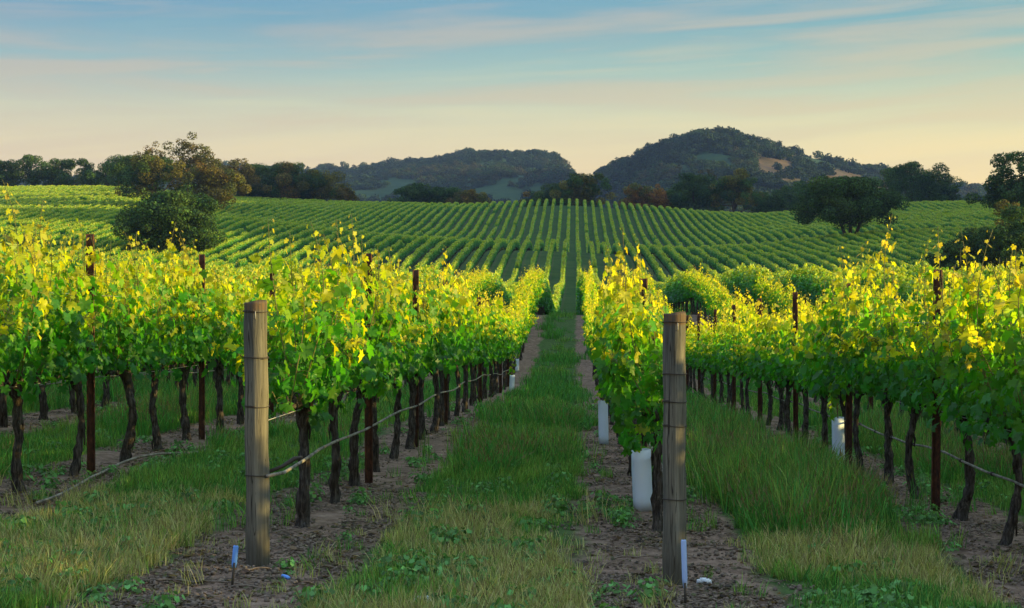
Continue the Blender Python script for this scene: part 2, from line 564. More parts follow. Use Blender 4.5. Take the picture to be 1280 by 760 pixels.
# ------------------------------------------------------------------ scatter (geometry nodes, for what nobody could count)
def scatter(name, pos, rot, scl, idx, variants, mat_dummy=None):
    """one object that instances the unlinked VARIANT objects on points"""
    pos = np.asarray(pos, np.float32)
    me = bpy.data.meshes.new(name)
    me.vertices.add(len(pos))
    me.vertices.foreach_set('co', pos.ravel())
    for nm, typ, dat, key in (('rot', 'FLOAT_VECTOR', rot, 'vector'), ('scl', 'FLOAT_VECTOR', scl, 'vector')):
        a = me.attributes.new(nm, typ, 'POINT')
        a.data.foreach_set(key, np.asarray(dat, np.float32).ravel())
    a = me.attributes.new('idx', 'INT', 'POINT')
    a.data.foreach_set('value', np.asarray(idx, np.int32))
    o = ob(name, me)
    vc = bpy.data.collections.new(name + '_kinds')
    for i, v in enumerate(variants):
        vo = bpy.data.objects.new('%s_kind_%02d' % (name, i), v)
        vc.objects.link(vo)
    ng = bpy.data.node_groups.new(name + '_scatter', 'GeometryNodeTree')
    ng.interface.new_socket('Geometry', in_out='INPUT', socket_type='NodeSocketGeometry')
    ng.interface.new_socket('Geometry', in_out='OUTPUT', socket_type='NodeSocketGeometry')
    N, L = ng.nodes, ng.links
    gi, go = N.new('NodeGroupInput'), N.new('NodeGroupOutput')
    ci = N.new('GeometryNodeCollectionInfo')
    ci.inputs[0].default_value = vc
    ci.inputs['Separate Children'].default_value = True
    ci.inputs['Reset Children'].default_value = True
    ip = N.new('GeometryNodeInstanceOnPoints')
    ip.inputs['Pick Instance'].default_value = True
    def attr(nm, typ):
        a = N.new('GeometryNodeInputNamedAttribute'); a.data_type = typ
        a.inputs[0].default_value = nm
        return a.outputs[0]
    L.new(gi.outputs[0], ip.inputs['Points'])
    L.new(ci.outputs[0], ip.inputs['Instance'])
    L.new(attr('idx', 'INT'), ip.inputs['Instance Index'])
    er = N.new('FunctionNodeEulerToRotation')
    L.new(attr('rot', 'FLOAT_VECTOR'), er.inputs[0])
    L.new(er.outputs[0], ip.inputs['Rotation'])
    L.new(attr('scl', 'FLOAT_VECTOR'), ip.inputs['Scale'])
    L.new(ip.outputs[0], go.inputs[0])
    md = o.modifiers.new('scatter', 'NODES')
    md.node_group = ng
    return o


# ------------------------------------------------------------------ leaves
def leaf_template(kind):
    """vertices, triangles of a vine leaf in its own plane: stalk at the origin, tip towards +Y, about 1 long"""
    if kind == 'fine':
        half = [(0.00, 0.06), (0.20, -0.12), (0.42, -0.02), (0.50, 0.18), (0.36, 0.27), (0.52, 0.50), (0.47, 0.66), (0.24, 0.62), (0.16, 0.84), (0.0, 1.0)]
    elif kind == 'mid':
        half = [(0.0, 0.03), (0.38, -0.06), (0.46, 0.3), (0.42, 0.64), (0.0, 1.0)]
    else:
        half = [(0.0, 0.0), (0.48, 0.3), (0.0, 1.0)]
    pts = [(x, y) for x, y in half] + [(-x, y) for x, y in half[-2:0:-1]]
    n = len(pts)
    if kind == 'low':
        V = np.array([(x, y, abs(x) * 0.35 - 0.1 * y) for x, y in pts])
        return V, np.array([(0, 1, 2), (0, 2, 3)])
    V = [(0, 0.32, 0.0)]
    for i, (x, y) in enumerate(pts):
        V.append((x, y, 0.30 * abs(x) - 0.22 * max(0, y - 0.3) ** 1.3 - 0.25 * (abs(x) > 0.4) * abs(x)))
    T = [(0, 1 + i, 1 + (i + 1) % n) for i in range(n)]
    return np.array(V, float), np.array(T)


LT = {k: leaf_template(k) for k in ('fine', 'mid', 'low')}


def rots(out_dir, tilt, roll, spin):
    """rotation matrices (n,3,3): leaf normal (+Z) looks along out_dir lifted by tilt, tip hangs down, spun about its normal by spin"""
    n = len(tilt)
    nx = np.cos(out_dir) * np.cos(tilt); ny = np.sin(out_dir) * np.cos(tilt); nz_ = np.sin(tilt)
    N = np.stack([nx, ny, nz_], -1)
    down = np.tile(np.array([0, 0, -1.0]), (n, 1))
    Yv = down - (down * N).sum(1)[:, None] * N
    bad = np.linalg.norm(Yv, axis=1) < 0.05
    Yv[bad] = np.array([1.0, 0, 0])
    Yv /= np.linalg.norm(Yv, axis=1)[:, None]
    Xv = np.cross(Yv, N)
    c, s = np.cos(spin)[:, None], np.sin(spin)[:, None]
    X2 = c * Xv + s * Yv
    Y2 = -s * Xv + c * Yv
    return np.stack([X2, Y2, N], -1)


def leaves_mesh(name, kind, P, R, S, C, mat):
    V0, T0 = LT[kind]
    n = len(P)
    V = np.einsum('nij,kj->nki', R, V0) * S[:, None, None] + P[:, None, :]
    col = np.repeat(C[:, None, :], len(V0), 1).reshape(-1, 3)
    T = (T0[None] + (np.arange(n) * len(V0))[:, None, None]).reshape(-1, 3)
    return mesh_np(name, V.reshape(-1, 3), T, np.full(len(T), 3), mat, col, smooth=(kind != 'low'))


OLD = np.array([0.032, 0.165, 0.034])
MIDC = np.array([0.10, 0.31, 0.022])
YOUNG_LIT = np.array([0.50, 0.50, 0.020])  # yellow of young leaves, pushed golden to paint in the sunlit canopy tops
TIP_LIT = np.array([0.55, 0.47, 0.07])


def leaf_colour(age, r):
    """age 0 = old leaf at the shoot's foot .. 1 = youngest at its tip, tinted as if sunlit too"""
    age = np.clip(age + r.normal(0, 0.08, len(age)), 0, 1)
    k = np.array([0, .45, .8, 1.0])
    return np.stack([np.interp(age, k, [OLD[i], MIDC[i], YOUNG_LIT[i], TIP_LIT[i]]) for i in range(3)], -1)


def vine_plan(seed, top=2.05, low=0.85, n_shoot=13, length=1.35, width=0.33, wild=0.15, droop=0.0, fill=150):
    """the shoots (polylines) and leaves (position, rotation, size, colour, shoot number) of one vine; row runs along Y"""
    r = np.random.RandomState(seed)
    shoots, P, O, TL, SP, S, A, SH, PET = [], [], [], [], [], [], [], [], []
    for i in range(n_shoot):
        y0 = (i + 0.5) / n_shoot * length - length / 2 + r.uniform(-.05, .05)
        side = r.choice([-1, 1])
        tall = r.rand() < wild
        hgt = (top - 0.9) * r.uniform(0.72, 1.08) + (r.uniform(0.15, 0.4) if tall else 0)
        bend = droop if r.rand() < 0.6 else 0
        k = 12
        tt = np.linspace(0, 1, k)
        x = side * (0.05 + width * r.uniform(0.15, 0.75) * np.sin(tt * r.uniform(1.4, 2.6)))
        y = y0 + np.cumsum(r.normal(0, 0.018, k)) + r.uniform(-.14, .14) * tt
        z = 0.92 + hgt * tt
        if r.rand() < 0.25:       # shoots that flop outwards
            z = 0.92 + hgt * (0.75 * tt - 0.35 * tt ** 3)
            x = side * (0.05 + width * 1.25 * tt ** 1.1)
        if bend:
            z = 0.92 + hgt * 0.35 * np.sin(tt * 3.6) - 0.25 * tt
            x = side * (0.05 + width * 0.9 * tt)
        if tall:                  # whip that nods over at its tip
            x = x + r.uniform(-.16, .16) * tt ** 4
            y = y + r.uniform(-.16, .16) * tt ** 4
        pl = np.stack([x, y, z], -1)
        shoots.append(pl)
        nl = int(hgt / 0.043) + 3
        for j in range(nl):
            q = (j + r.uniform(0, .6)) / nl
            if q > 1: q = 1
            b = np.array([np.interp(q, tt, pl[:, c]) for c in range(3)])
            ang = (0 if j % 2 else math.pi) + r.normal(0, 0.8)
            off = (0.10 if q < .75 else 0.035) * r.uniform(.5, 1.1)
            P.append(b + np.array([math.cos(ang) * off, math.sin(ang) * off, r.uniform(-.01, .04)]))
            PET.append((i, b, P[-1]))
            O.append(ang); SH.append(i)
            TL.append(r.uniform(-.2, 1.0)); SP.append(r.normal(0, .6))
            s = 0.095 * r.uniform(.5, 1.2) * (1 - 0.72 * max(0, q - .62) / .38)
            S.append(s)
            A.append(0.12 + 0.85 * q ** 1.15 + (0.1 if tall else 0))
    for j in range(fill):         # leaves of side shoots that close the wall
        yl = r.uniform(-length / 2 - .06, length / 2 + .06)
        lw = low + .10 * math.sin(yl * 7 + seed) + .14 * abs(yl) / length
        tp_ = top + .10 * math.sin(yl * 5 + seed * 1.7)
        z = lw + (tp_ - .12 - lw) * r.beta(1.3, 1.9)
        sx = r.choice([-1, 1])
        wz = width * (0.62 + 0.5 * math.sin(min(1, (z - low) / (top - low)) * math.pi * 0.85))
        pt = np.array([sx * wz * r.uniform(.35, 1.05), yl, z]); si = int(r.randint(n_shoot))
        if z > low + .45:         # high up every leaf hangs by a shoot
            q = r.uniform(.3, .85)
            b = np.array([np.interp(q, np.linspace(0, 1, 12), shoots[si][:, c]) for c in range(3)])
            a_ = r.uniform(0, 6.28); l_ = r.uniform(.05, .15)
            pt = b + np.array([math.cos(a_) * l_, math.sin(a_) * l_, r.uniform(-.04, .05)])
            sx = 1 if pt[0] > 0 else -1
            z = pt[2]
            PET.append((si, b, pt))
        P.append(pt)
        O.append((0 if sx > 0 else math.pi) + r.normal(0, .7)); SH.append(si)
        TL.append(r.uniform(-.25, .9)); SP.append(r.normal(0, .6))
        S.append(0.092 * r.uniform(.5, 1.2)); A.append(0.04 + 0.74 * (max(0.0, z - low) / (top - low)) ** 1.5)  # fill leaves yellow with height: younger growth plus painted sunlight
    P = np.array(P); S = np.array(S)
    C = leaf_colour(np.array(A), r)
    R = rots(np.array(O), np.array(TL), None, np.array(SP))
    return dict(shoots=shoots, P=P, R=R, S=S, C=C, SH=np.array(SH), PET=PET)


def trunk_mesh(name, seed, h=0.9, r0=0.045, lean=0.06, k=9, n=14, young=False):
    r = random.Random(seed)
    mb = MB()
    lx, ly = r.uniform(-lean, lean), r.uniform(-lean, lean)
    pts, rad = [], []
    px_, py_ = 0, 0
    for i in range(n):
        t_ = i / (n - 1)
        px_ += r.uniform(-.011, .011); py_ += r.uniform(-.011, .011)
        pts.append((px_ + lx * math.sin(t_ * 3.1), py_ + ly * math.sin(t_ * 2.6), -0.08 + (h + .08) * t_))
        q = r0 * (1.25 - 0.45 * math.sin(t_ * 2.4)) * r.uniform(.86, 1.16)
        if t_ > .86: q *= 1.35
        rad.append(q)
    mb.tube(pts, rad, k, rough=0.16, r=r)
    top = np.array(pts[-1])
    for j in range(4):            # strips of loose bark and old pruning knobs
        i = r.randrange(3, n - 2); a = r.uniform(0, 6.28); p = np.array(pts[i])
        d_ = np.array([math.cos(a), math.sin(a), 0])
        mb.tube([p + d_ * rad[i] * .8, p + d_ * rad[i] * 1.25 + np.array([0, 0, -.05]), p + d_ * rad[i] * 1.1 + np.array([0, 0, -.12])], [.012, .010, .004], 4, rough=.3, r=r)
    if not young:
        for j in range(5):        # knobby head with spurs
            a = r.uniform(0, 6.28)
            b = top + np.array([math.cos(a) * .05, math.sin(a) * .09, r.uniform(-.06, .02)])
            mb.tube([top + np.array([0, 0, -.05]), b, b + np.array([math.cos(a) * .02, math.sin(a) * .03, .07])], [.028, .026, .012], 6, rough=.2, r=r)
    return mb.build(name, M['bark'], smooth=False), top


def cordon_mesh(name, seed, half=0.6, top=(0, 0, .9)):
    r = random.Random(seed)
    mb = MB()
    for s_ in (-1, 1):
        pts = [(top[0], top[1], top[2] - .04)]
        for i in range(1, 7):
            t_ = i / 6
            pts.append((top[0] * (1 - t_) + r.uniform(-.015, .015), top[1] * (1 - t_) + s_ * half * t_, 0.88 + r.uniform(-.015, .02)))
        mb.tube(pts, [.026, .024, .022, .020, .018, .016, .012], 7, rough=.18, r=r)
        for i in range(1, 7):
            p = pts[i]
            mb.tube([p, (p[0] + r.uniform(-.02, .02), p[1], p[2] + .045), (p[0] + r.uniform(-.03, .03), p[1] + r.uniform(-.02, .02), p[2] + .08)], [.014, .012, .007], 5, rough=.2, r=r)
    return mb.build(name, M['bark'], smooth=False)


def shoots_into(mb, plan, which=None, rad=0.0045, k=4):
    for i, pl in enumerate(plan['shoots']):
        if which is not None and i != which: continue
        mb.tube(pl, np.linspace(rad, rad * .4, len(pl)), k)
    if which is not None:        # leaf stalks
        for i, a, b in plan['PET']:
            if i == which:
                mb.tube([a, (a + b) / 2 + np.array([0, 0, .008]), b], .0016, 3, caps=False)


# shared leaf meshes for the leaves that are objects of their own
LEAF_OBJ = []
_r = np.random.RandomState(5)
for a in np.linspace(0.0, 1.0, 12):
    V0, T0 = LT['fine']
    V = V0.copy()
    V[:, 2] += _r.uniform(-.08, .08, len(V)) + 0.16 * np.sin(V[:, 1] * 2.6 + a * 9) + .10 * np.sin(V[:, 0] * 5 + a * 14)
    V[:, :2] *= _r.uniform(.86, 1.12, (len(V), 1))
    c = leaf_colour(np.array([a]), np.random.RandomState(int(a * 100)))[0]
    LEAF_OBJ.append(mesh_np('leaf', V, T0, np.full(len(T0), 3), M['leaf'], np.tile(c, (len(V), 1)), True))
LEAF_C = np.array([[m_.color_attributes['tint'].data[0].color[i] for i in range(3)] for m_ in LEAF_OBJ])

ORD = 'first second third fourth fifth sixth seventh eighth ninth tenth eleventh twelfth thirteenth fourteenth fifteenth sixteenth seventeenth eighteenth nineteenth twentieth'.split()
ROWNAME = {
    -3: 'the third row left of the aisle', -2: 'the second row left of the aisle',
    -1: 'the left end post row', 0: 'the right end post row',
    1: 'the second row right of the aisle', 2: 'the third row right of the aisle', 3: 'the fourth row right of the aisle'}
SPACE = 1.35
START = {-3: 10.1, -2: 10.65, -1: 10.75, 0: 11.3, 1: 9.95, 2: 10.4, 3: 10.2}


def row_x(k): return ROW0 + k * PITCH


# ---- mid distance variants: whole vines that share their meshes
MID = []
for i in range(12):
    pl = vine_plan(100 + i, top=rnd.uniform(2.02, 2.18), wild=0.25, fill=270, width=rnd.uniform(.34, .42))
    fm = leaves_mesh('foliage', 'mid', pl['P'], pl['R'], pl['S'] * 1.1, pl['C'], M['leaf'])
    tm, tp = trunk_mesh('trunk', 300 + i)
    cm = cordon_mesh('cordon', 400 + i, top=tp)
    mb = MB(); shoots_into(mb, pl, k=3, rad=.004)
    MID.append((fm, tm, cm, mb.build('shoots', M['shoot'])))

named_vines = []
LEAF_OBJECTS = 0


def near_vine(seed, loc, label, group, **kw):
    """a vine whose shoots and leaves are separate objects: grapevine > trunk, cordon, shoot > leaf"""
    global LEAF_OBJECTS
    e = bpy.data.objects.new('grapevine', None); e.empty_display_size = .1
    COL.objects.link(e); e.location = loc
    tag(e, label, 'grapevine', group)
    fx, ox = kw.pop('fx', 1.0), kw.pop('ox', 0.0)
    tkw = {k: kw.pop(k) for k in ('r0', 'lean', 'young') if k in kw}
    tm, tp = trunk_mesh('trunk', seed * 3 + 1, k=11, n=20, **tkw)
    ob('trunk', tm, e)
    ob('cordon', cordon_mesh('cordon', seed * 5 + 2, half=kw.get('length', 1.35) * .42, top=tp), e)
    pl = vine_plan(seed, **kw)
    # a canopy tucked tight between its wires, or leaning off the row line
    pl['P'][:, 0] = pl['P'][:, 0] * fx + ox
    for q_ in pl['shoots']: q_[:, 0] = q_[:, 0] * fx + ox * np.linspace(.2, 1, len(q_))
    pl['PET'] = [(i_, a_ * [fx, 1, 1] + [ox, 0, 0], b_ * [fx, 1, 1] + [ox, 0, 0]) for i_, a_, b_ in pl['PET']]
    # camera side first: those leaves show largest
    d = np.linalg.norm(pl['P'] + np.array(loc) - np.array([0, 0, EYE]), axis=1) - pl['S'] * 4 - np.abs(pl['P'][:, 0]) * 1.0
    order = np.argsort(d)
    own = order[:290]; rest = order[290:]
    shoots = []
    for i in range(len(pl['shoots'])):
        mb = MB(); shoots_into(mb, pl, i, k=5, rad=.005)
        shoots.append(ob('shoot', mb.build('shoot', M['shoot']), e))
    r = np.random.RandomState(seed)
    for j in own:
        c = pl['C'][j]
        vi = int(np.argmin(np.abs(LEAF_C - c).sum(1)))
        vi = int(np.clip(vi + r.randint(-1, 2), 0, len(LEAF_OBJ) - 1))
        lo = bpy.data.objects.new('leaf', LEAF_OBJ[vi])
        mt = Matrix([list(pl['R'][j][a]) for a in range(3)]).to_4x4()
        lo.matrix_basis = Matrix.Translation(pl['P'][j]) @ mt @ Matrix.Scale(float(pl['S'][j]), 4)
        lo.parent = shoots[pl['SH'][j]]
        COL.objects.link(lo)
        LEAF_OBJECTS += 1
    if len(rest):
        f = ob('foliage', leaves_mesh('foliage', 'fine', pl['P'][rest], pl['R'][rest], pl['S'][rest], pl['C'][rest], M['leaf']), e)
        f['kind'] = 'stuff'
    return e


def mid_vine(loc, label, group, r, lod_parts=True):
    e = bpy.data.objects.new('grapevine', None); e.empty_display_size = .1
    COL.objects.link(e); e.location = loc
    e.rotation_euler = (0, 0, r.choice([0, math.pi]) + r.uniform(-.05, .05))
    e.scale = (r.uniform(.82, 1.12), r.uniform(.97, 1.06), r.uniform(.93, 1.05) * (.87 if abs(loc[0] - row_x(1)) < .3 and loc[1] > 18.5 else 1.0))
    tag(e, label, 'grapevine', group)
    fm, tm, cm, sm = MID[r.randrange(len(MID))]
    tm = MID[r.randrange(len(MID))][1]
    o = ob('foliage', fm, e); o['kind'] = 'stuff'
    ob('trunk', tm, e)
    if lod_parts:
        ob('cordon', cm, e)
        ob('shoots', sm, e)['kind'] = 'stuff'
    return e


NEAR_Y = 18.0
skip = {}                        # vines replaced by young ones in tubes
yend = {-3: 31, -2: 76, -1: 76, 0: 76, 1: 76, 2: 76, 3: 68}
ymin = {-3: 19.0, -2: 10.0, 2: 19.0, 3: 27.5}
placed = {}
n_vines = 0
for k in sorted(yend, key=lambda q: abs(q + .3)):
    X = row_x(k)
    i = 0
    Y = START[k]
    n_in = 0
    while Y < yend[k]:
        if Y >= ymin.get(k, 0) and n_vines < 300:
            y_ = Y + rnd.uniform(-.06, .06)
            x_ = X + rnd.uniform(-.03, .03)
            loc = (x_, y_, gz(x_, y_))
            if n_in < 20:
                label = '%s grapevine from the near end of %s' % (ORD[n_in], ROWNAME[k])
            else:
                label = 'grapevine in the far stretch of %s' % ROWNAME[k]
            grp = 'grapevines of %s' % ROWNAME[k]
            seed = 1000 + (k + 5) * 100 + i
            if k in (-2, -1, 0, 1) and Y < NEAR_Y:
                kw = dict(top=2.09 + rnd.uniform(-.05, .08), width=.36 + rnd.uniform(-.03, .04), wild=.30, fill=310, n_shoot=14, r0=rnd.uniform(.036, .047), lean=.09)
                if k == 0: kw.update(fx=.66, ox=-.12, wild=.16); kw['top'] -= .10
                if k == -1: kw.update(wild=.15)
                if k == 0 and i == 0:
                    kw.update(low=0.68, width=.27, fill=430, length=1.75, n_shoot=18, top=1.90)
                if k == 1 and Y > 13: kw['top'] += .12; kw.update(wild=.45)
                if k == 1 and i in (0, 1):
                    kw.update(low=0.72, fill=330, top=2.1)
                if k == -1 and i == 0:
                    kw.update(low=0.80, fill=300, length=1.5)
                near_vine(seed, loc, label, grp, **kw)
            else:
                mv = mid_vine(loc, label, grp, rnd, Y < 45)
                if k == 0: mv.scale.x *= .66
            placed.setdefault(k, []).append(y_)
            n_vines += 1
            n_in += 1
        i += 1
        Y += SPACE

# ---- everything past the 300: one object, the rows that run on over the dip and up the slopes
def hedge_kind(seed, length, nleaf, size, wid, low=.8, top=2.05, trunks=0):
    r = np.random.RandomState(seed)
    z = low + (top - low) * np.clip(r.beta(1.3, 0.9, nleaf), 0, 1)
    tz = (z - low) / (top - low)
    sx = r.choice([-1, 1], nleaf)
    x = sx * wid * (0.55 + .45 * np.sin(np.clip(tz, 0, 1) * math.pi * .8 + .3)) * r.uniform(.35, 1.05, nleaf)
    y = r.uniform(-length / 2, length / 2, nleaf)
    z = z + 0.10 * np.sin(y * 5 + seed) * tz + np.abs(r.normal(0, .05, nleaf)) * (tz > .85) * 2
    P = np.stack([x, y, z], -1)
    R = rots(np.where(sx > 0, 0, math.pi) + r.normal(0, .8, nleaf), r.uniform(-.2, 1.4, nleaf), None, r.normal(0, .8, nleaf))
    S = size * r.uniform(.65, 1.2, nleaf)
    C = leaf_colour(.10 + .62 * tz ** 2.0, r) * np.array([.98, 1.02, 2.0])  # row tops tinted lighter, sunlight on them put into the leaf colour
    V0, T0 = LT['low']
    V = (np.einsum('nij,kj->nki', R, V0) * S[:, None, None] + P[:, None, :]).reshape(-1, 3)
    T = (T0[None] + (np.arange(nleaf) * len(V0))[:, None, None]).reshape(-1, 3)
    col = np.repeat(C[:, None, :], len(V0), 1).reshape(-1, 3)
    fl, sz = T.ravel().tolist(), [3] * len(T)
    mi = [0] * len(T)
    n0 = len(V)
    mb = MB(); rr = random.Random(seed)
    for q in range(trunks):
        yy = (q + .5) / trunks * length - length / 2
        mb.tube([(0, yy, -.1), (rr.uniform(-.04, .04), yy + rr.uniform(-.04, .04), .45), (0, yy, .9)], [.05, .042, .05], 5)
    if trunks:
        V2 = np.concatenate(mb.v)
        V = np.concatenate([V, V2]); col = np.concatenate([col, np.full((len(V2), 3), .05)])
        fl += [a + n0 for a in mb.f]; sz += mb.s; mi += [1] * len(mb.s)
    me = mesh_np('row_piece', V, fl, sz, [M['far_leaf'], M['bark']], col)
    me.polygons.foreach_set('material_index', np.array(mi, np.int32))
    return me

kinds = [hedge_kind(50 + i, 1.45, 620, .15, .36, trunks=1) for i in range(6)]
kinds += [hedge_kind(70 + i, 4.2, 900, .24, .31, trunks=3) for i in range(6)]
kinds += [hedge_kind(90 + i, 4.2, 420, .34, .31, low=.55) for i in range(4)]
P_, R_, S_, I_ = [], [], [], []
for k in range(-92, 84):
    X = row_x(k)
    Y = START.get(k, 10.0 + (k * 37 % 11) * .1) - (4.05 if k > 1 else 0)  # rows off to the right start nearer, added unseen to shade the foreground
    done = max(placed[k]) + SPACE * .5 if k in placed else -1
    firsty = min(placed[k]) if k in placed else 1e9
    # the two ends of a row: the near headland and the field top
    while Y < 516:
        u_ = X / Y
        step = SPACE if Y < 95 else 4.05
        ok = (-0.47 < u_ < 0.40) or (Y < 90 and abs(X) < 22)
        if ok and (Y > done - .3 or Y < firsty - .6) and not (100 < Y < 128 and False):
            P_.append((X + rnd.uniform(-.04, .04), Y, 0))
            R_.append((0, 0, rnd.choice([0, math.pi]) + rnd.uniform(-.02, .02)))
            weak = rnd.random() < .06
            S_.append((rnd.uniform(.85, 1.18) * (.7 if weak else 1), rnd.uniform(.98, 1.05), rnd.uniform(.92, 1.08) * (rnd.uniform(.55, .85) if weak else 1)))
            I_.append(rnd.randrange(6) if Y < 95 else (6 + rnd.randrange(6) if Y < 330 else 12 + rnd.randrange(4)))
        Y += step
P_ = np.array(P_); P_[:, 2] = ground_z(P_[:, 0], P_[:, 1])
R_ = np.array(R_)
# tip long pieces with the slope
zz = (ground_z(P_[:, 0], P_[:, 1] + 2) - ground_z(P_[:, 0], P_[:, 1] - 2)) / 4
sgn = np.where(np.cos(R_[:, 2]) > 0, 1, -1)
R_[:, 0] = np.arctan(zz) * sgn * (P_[:, 1] > 95)
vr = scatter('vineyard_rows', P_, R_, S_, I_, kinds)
tag(vr, 'green vine rows running over the dip and up the far slopes', 'vine rows', kind='stuff')
print('vines', n_vines, 'leaf objects', LEAF_OBJECTS, 'row pieces', len(P_))

# ------------------------------------------------------------------ trellis: end posts, steel posts, wires, hoses
def end_post(X, Y, h, rad, tilt, bands, label):
    e = bpy.data.objects.new('end_post', None); COL.objects.link(e)
    e.location = (X, Y, gz(X, Y)); e.rotation_euler = (0, tilt, 0)
    tag(e, label, 'post', 'wooden end posts of the vine rows')
    r = random.Random(int(X * 100))
    mb = MB(); n = 34
    pts = [(0.003 * math.sin(i * .6), 0.003 * math.cos(i * .45), -.3 + (h + .3 - .012) * i / (n - 1)) for i in range(n)] + [(0, 0, h - .003), (0, 0, h)]
    rad_ = [rad * (1.03 - 0.05 * i / n) * (1 + .012 * math.sin(i * 1.7)) for i in range(n)] + [rad * .975, rad * .93]
    mb.tube(pts, rad_, 28, rough=.012, r=r)
    ob('pole', mb.build('pole', M['post']), e)
    for zb in bands:
        mb = MB()
        a0 = r.uniform(0, 6.28)
        turns = 1.15
        pts = []
        for j in range(40):
            a = a0 + turns * 2 * math.pi * j / 39
            pts.append(((rad * 1.03 + .0015) * math.cos(a), (rad * 1.03 + .0015) * math.sin(a), zb + .008 * (j / 39) + .003 * math.sin(a * 2)))
        mb.tube(pts, .0028, 5)
        ob('wire_wrap', mb.build('wire_wrap', M['dwire']), e)
    mb = MB()
    q = rad * 1.02
    a = -math.pi / 2 + .2
    mb.tube([(q * math.cos(a) * .96, q * math.sin(a) * .96, h - .055), (q * math.cos(a) * 1.06, q * math.sin(a) * 1.06, h - .06), (q * math.cos(a) * 1.06, q * math.sin(a) * 1.06, h - .095), (q * math.cos(a) * .96, q * math.sin(a) * .96, h - .10)], .003, 5)
    ob('staple', mb.build('staple', M['wire']), e)
    return e

PL = (row_x(-1) , 9.15)
PR = (row_x(0) - .005, 9.15)
end_post(*PL, 1.595, .071, -0.012, [.545, .96, 1.255, 1.535], 'round weathered wooden end post beside the blue-tipped stake, left of the aisle')
end_post(*PR, 1.615, .069, 0.0, [.50, .94, 1.085, 1.25, 1.56], 'round weathered wooden end post right of the aisle, tall pale blue stake at its foot')


def channel_mesh(h):
    """rolled steel line post: open C with notched lips"""
    w_, d_, th = .036, .030, .003
    prof = [(-w_, d_), (-w_, 0), (w_, 0), (w_, d_), (w_ - .010, d_), (w_ - th*1.5, d_ - th), (w_ - th, th), (-w_ + th, th), (-w_ + th*1.5, d_ - th), (-w_ + .010, d_)]
    zs = [-.4] + [h * i / 24 for i in range(25)]
    V, fs = [], []
    k = len(prof)
    for i, z in enumerate(zs):
        for j, (x, y) in enumerate(prof):
            notch = .007 if (i % 2 and j in (0, 3)) else 0
            V.append((x * (1 + .0), y - notch, z))
    for i in range(len(zs) - 1):
        for j in range(k):
            j2 = (j + 1) % k
            fs.append((i*k + j, i*k + j2, (i+1)*k + j2, (i+1)*k + j))
    top0 = (len(zs) - 1) * k
    fs.append(tuple(top0 + j for j in (0, 1, 8, 9))); fs.append(tuple(top0 + j for j in (1, 2, 6, 7))); fs.append(tuple(top0 + j for j in (2, 3, 4, 5)))
    mb = MB(); mb.add(V, fs)
    # hooks that hold the wires
    return mb

def steel_post(X, Y, h, label, group='rusty steel line posts in the vine rows', rz=0.0):
    e = bpy.data.objects.new('steel_post', None); COL.objects.link(e)
    e.location = (X, Y, gz(X, Y)); e.rotation_euler = (rnd.uniform(-.012, .012), rnd.uniform(-.012, .012), rz)
    tag(e, label, 'post', group)
    ob('channel', CH, e, scale=(1, 1, h / 2.05))
    for zc in (.9, 1.3, 1.7):
        ob('wire_clip', CLIP, e, loc=(0, 0, zc * h / 2.05))
    return e

CH = channel_mesh(2.05).build('channel', M['rust'], smooth=False)
mb = MB(); mb.tube([(-.030, -.004, 0), (-.038, -.010, .004), (.038, -.010, .004), (.030, -.004, 0)], .003, 4)
CLIP = mb.build('wire_clip', M['wire'])
for k in (-2, -1, 0, 1, 2, 3):
    y0 = {-2: 13.42, -1: 13.62, 0: 14.1, 1: 12.85, 2: 20.9, 3: 29.0}[k]
    n = 0
    while y0 < (46 if k in (-2, -1, 1) else 40):
        h_ = {-2: 2.16, -1: 2.08, 0: 1.95, 1: 2.06, 2: 1.98, 3: 1.98}[k]
        lab = '%s rusty steel post from the near end of %s' % (ORD[n], ROWNAME[k])
        steel_post(row_x(k) + {-2: .09, -1: .05, 0: .03, 1: -.09}.get(k, -.03), y0 + .09, h_, lab, rz=math.pi + .2 if k < 0 else math.pi - .1)
        y0 += 4.05; n += 1


def along(k, y0, y1, dz, sag=0.0, step=1.35, xo=0.0, jit=0.0):
    ys_ = np.arange(y0, y1 + .01, step)
    r = np.random.RandomState(int(dz * 100) + k + 10)
    return [(row_x(k) + xo + r.uniform(-jit, jit), y, gz(row_x(k), y) + dz - sag * math.sin(((y - y0) % 4.05) / 4.05 * math.pi) + r.uniform(-jit, jit)) for y in ys_]

for k in (-3, -2, -1, 0, 1, 2, 3):
    for dz, nm in ((.86, 'cordon'), (1.25, 'lower catch'), (1.62, 'upper catch')):
        mb = MB()
        pts = along(k, 9.15 if dz < 1 else 10.9, 75, dz, .01)
        mb.tube(pts, .0022 if dz > 1 else .003, 4)
        tag(ob('trellis_wire', mb.build('trellis_wire', M['wire'])), 'thin grey %s wire stretched along %s' % (nm, ROWNAME[k]), 'wire', 'trellis wires along the rows')

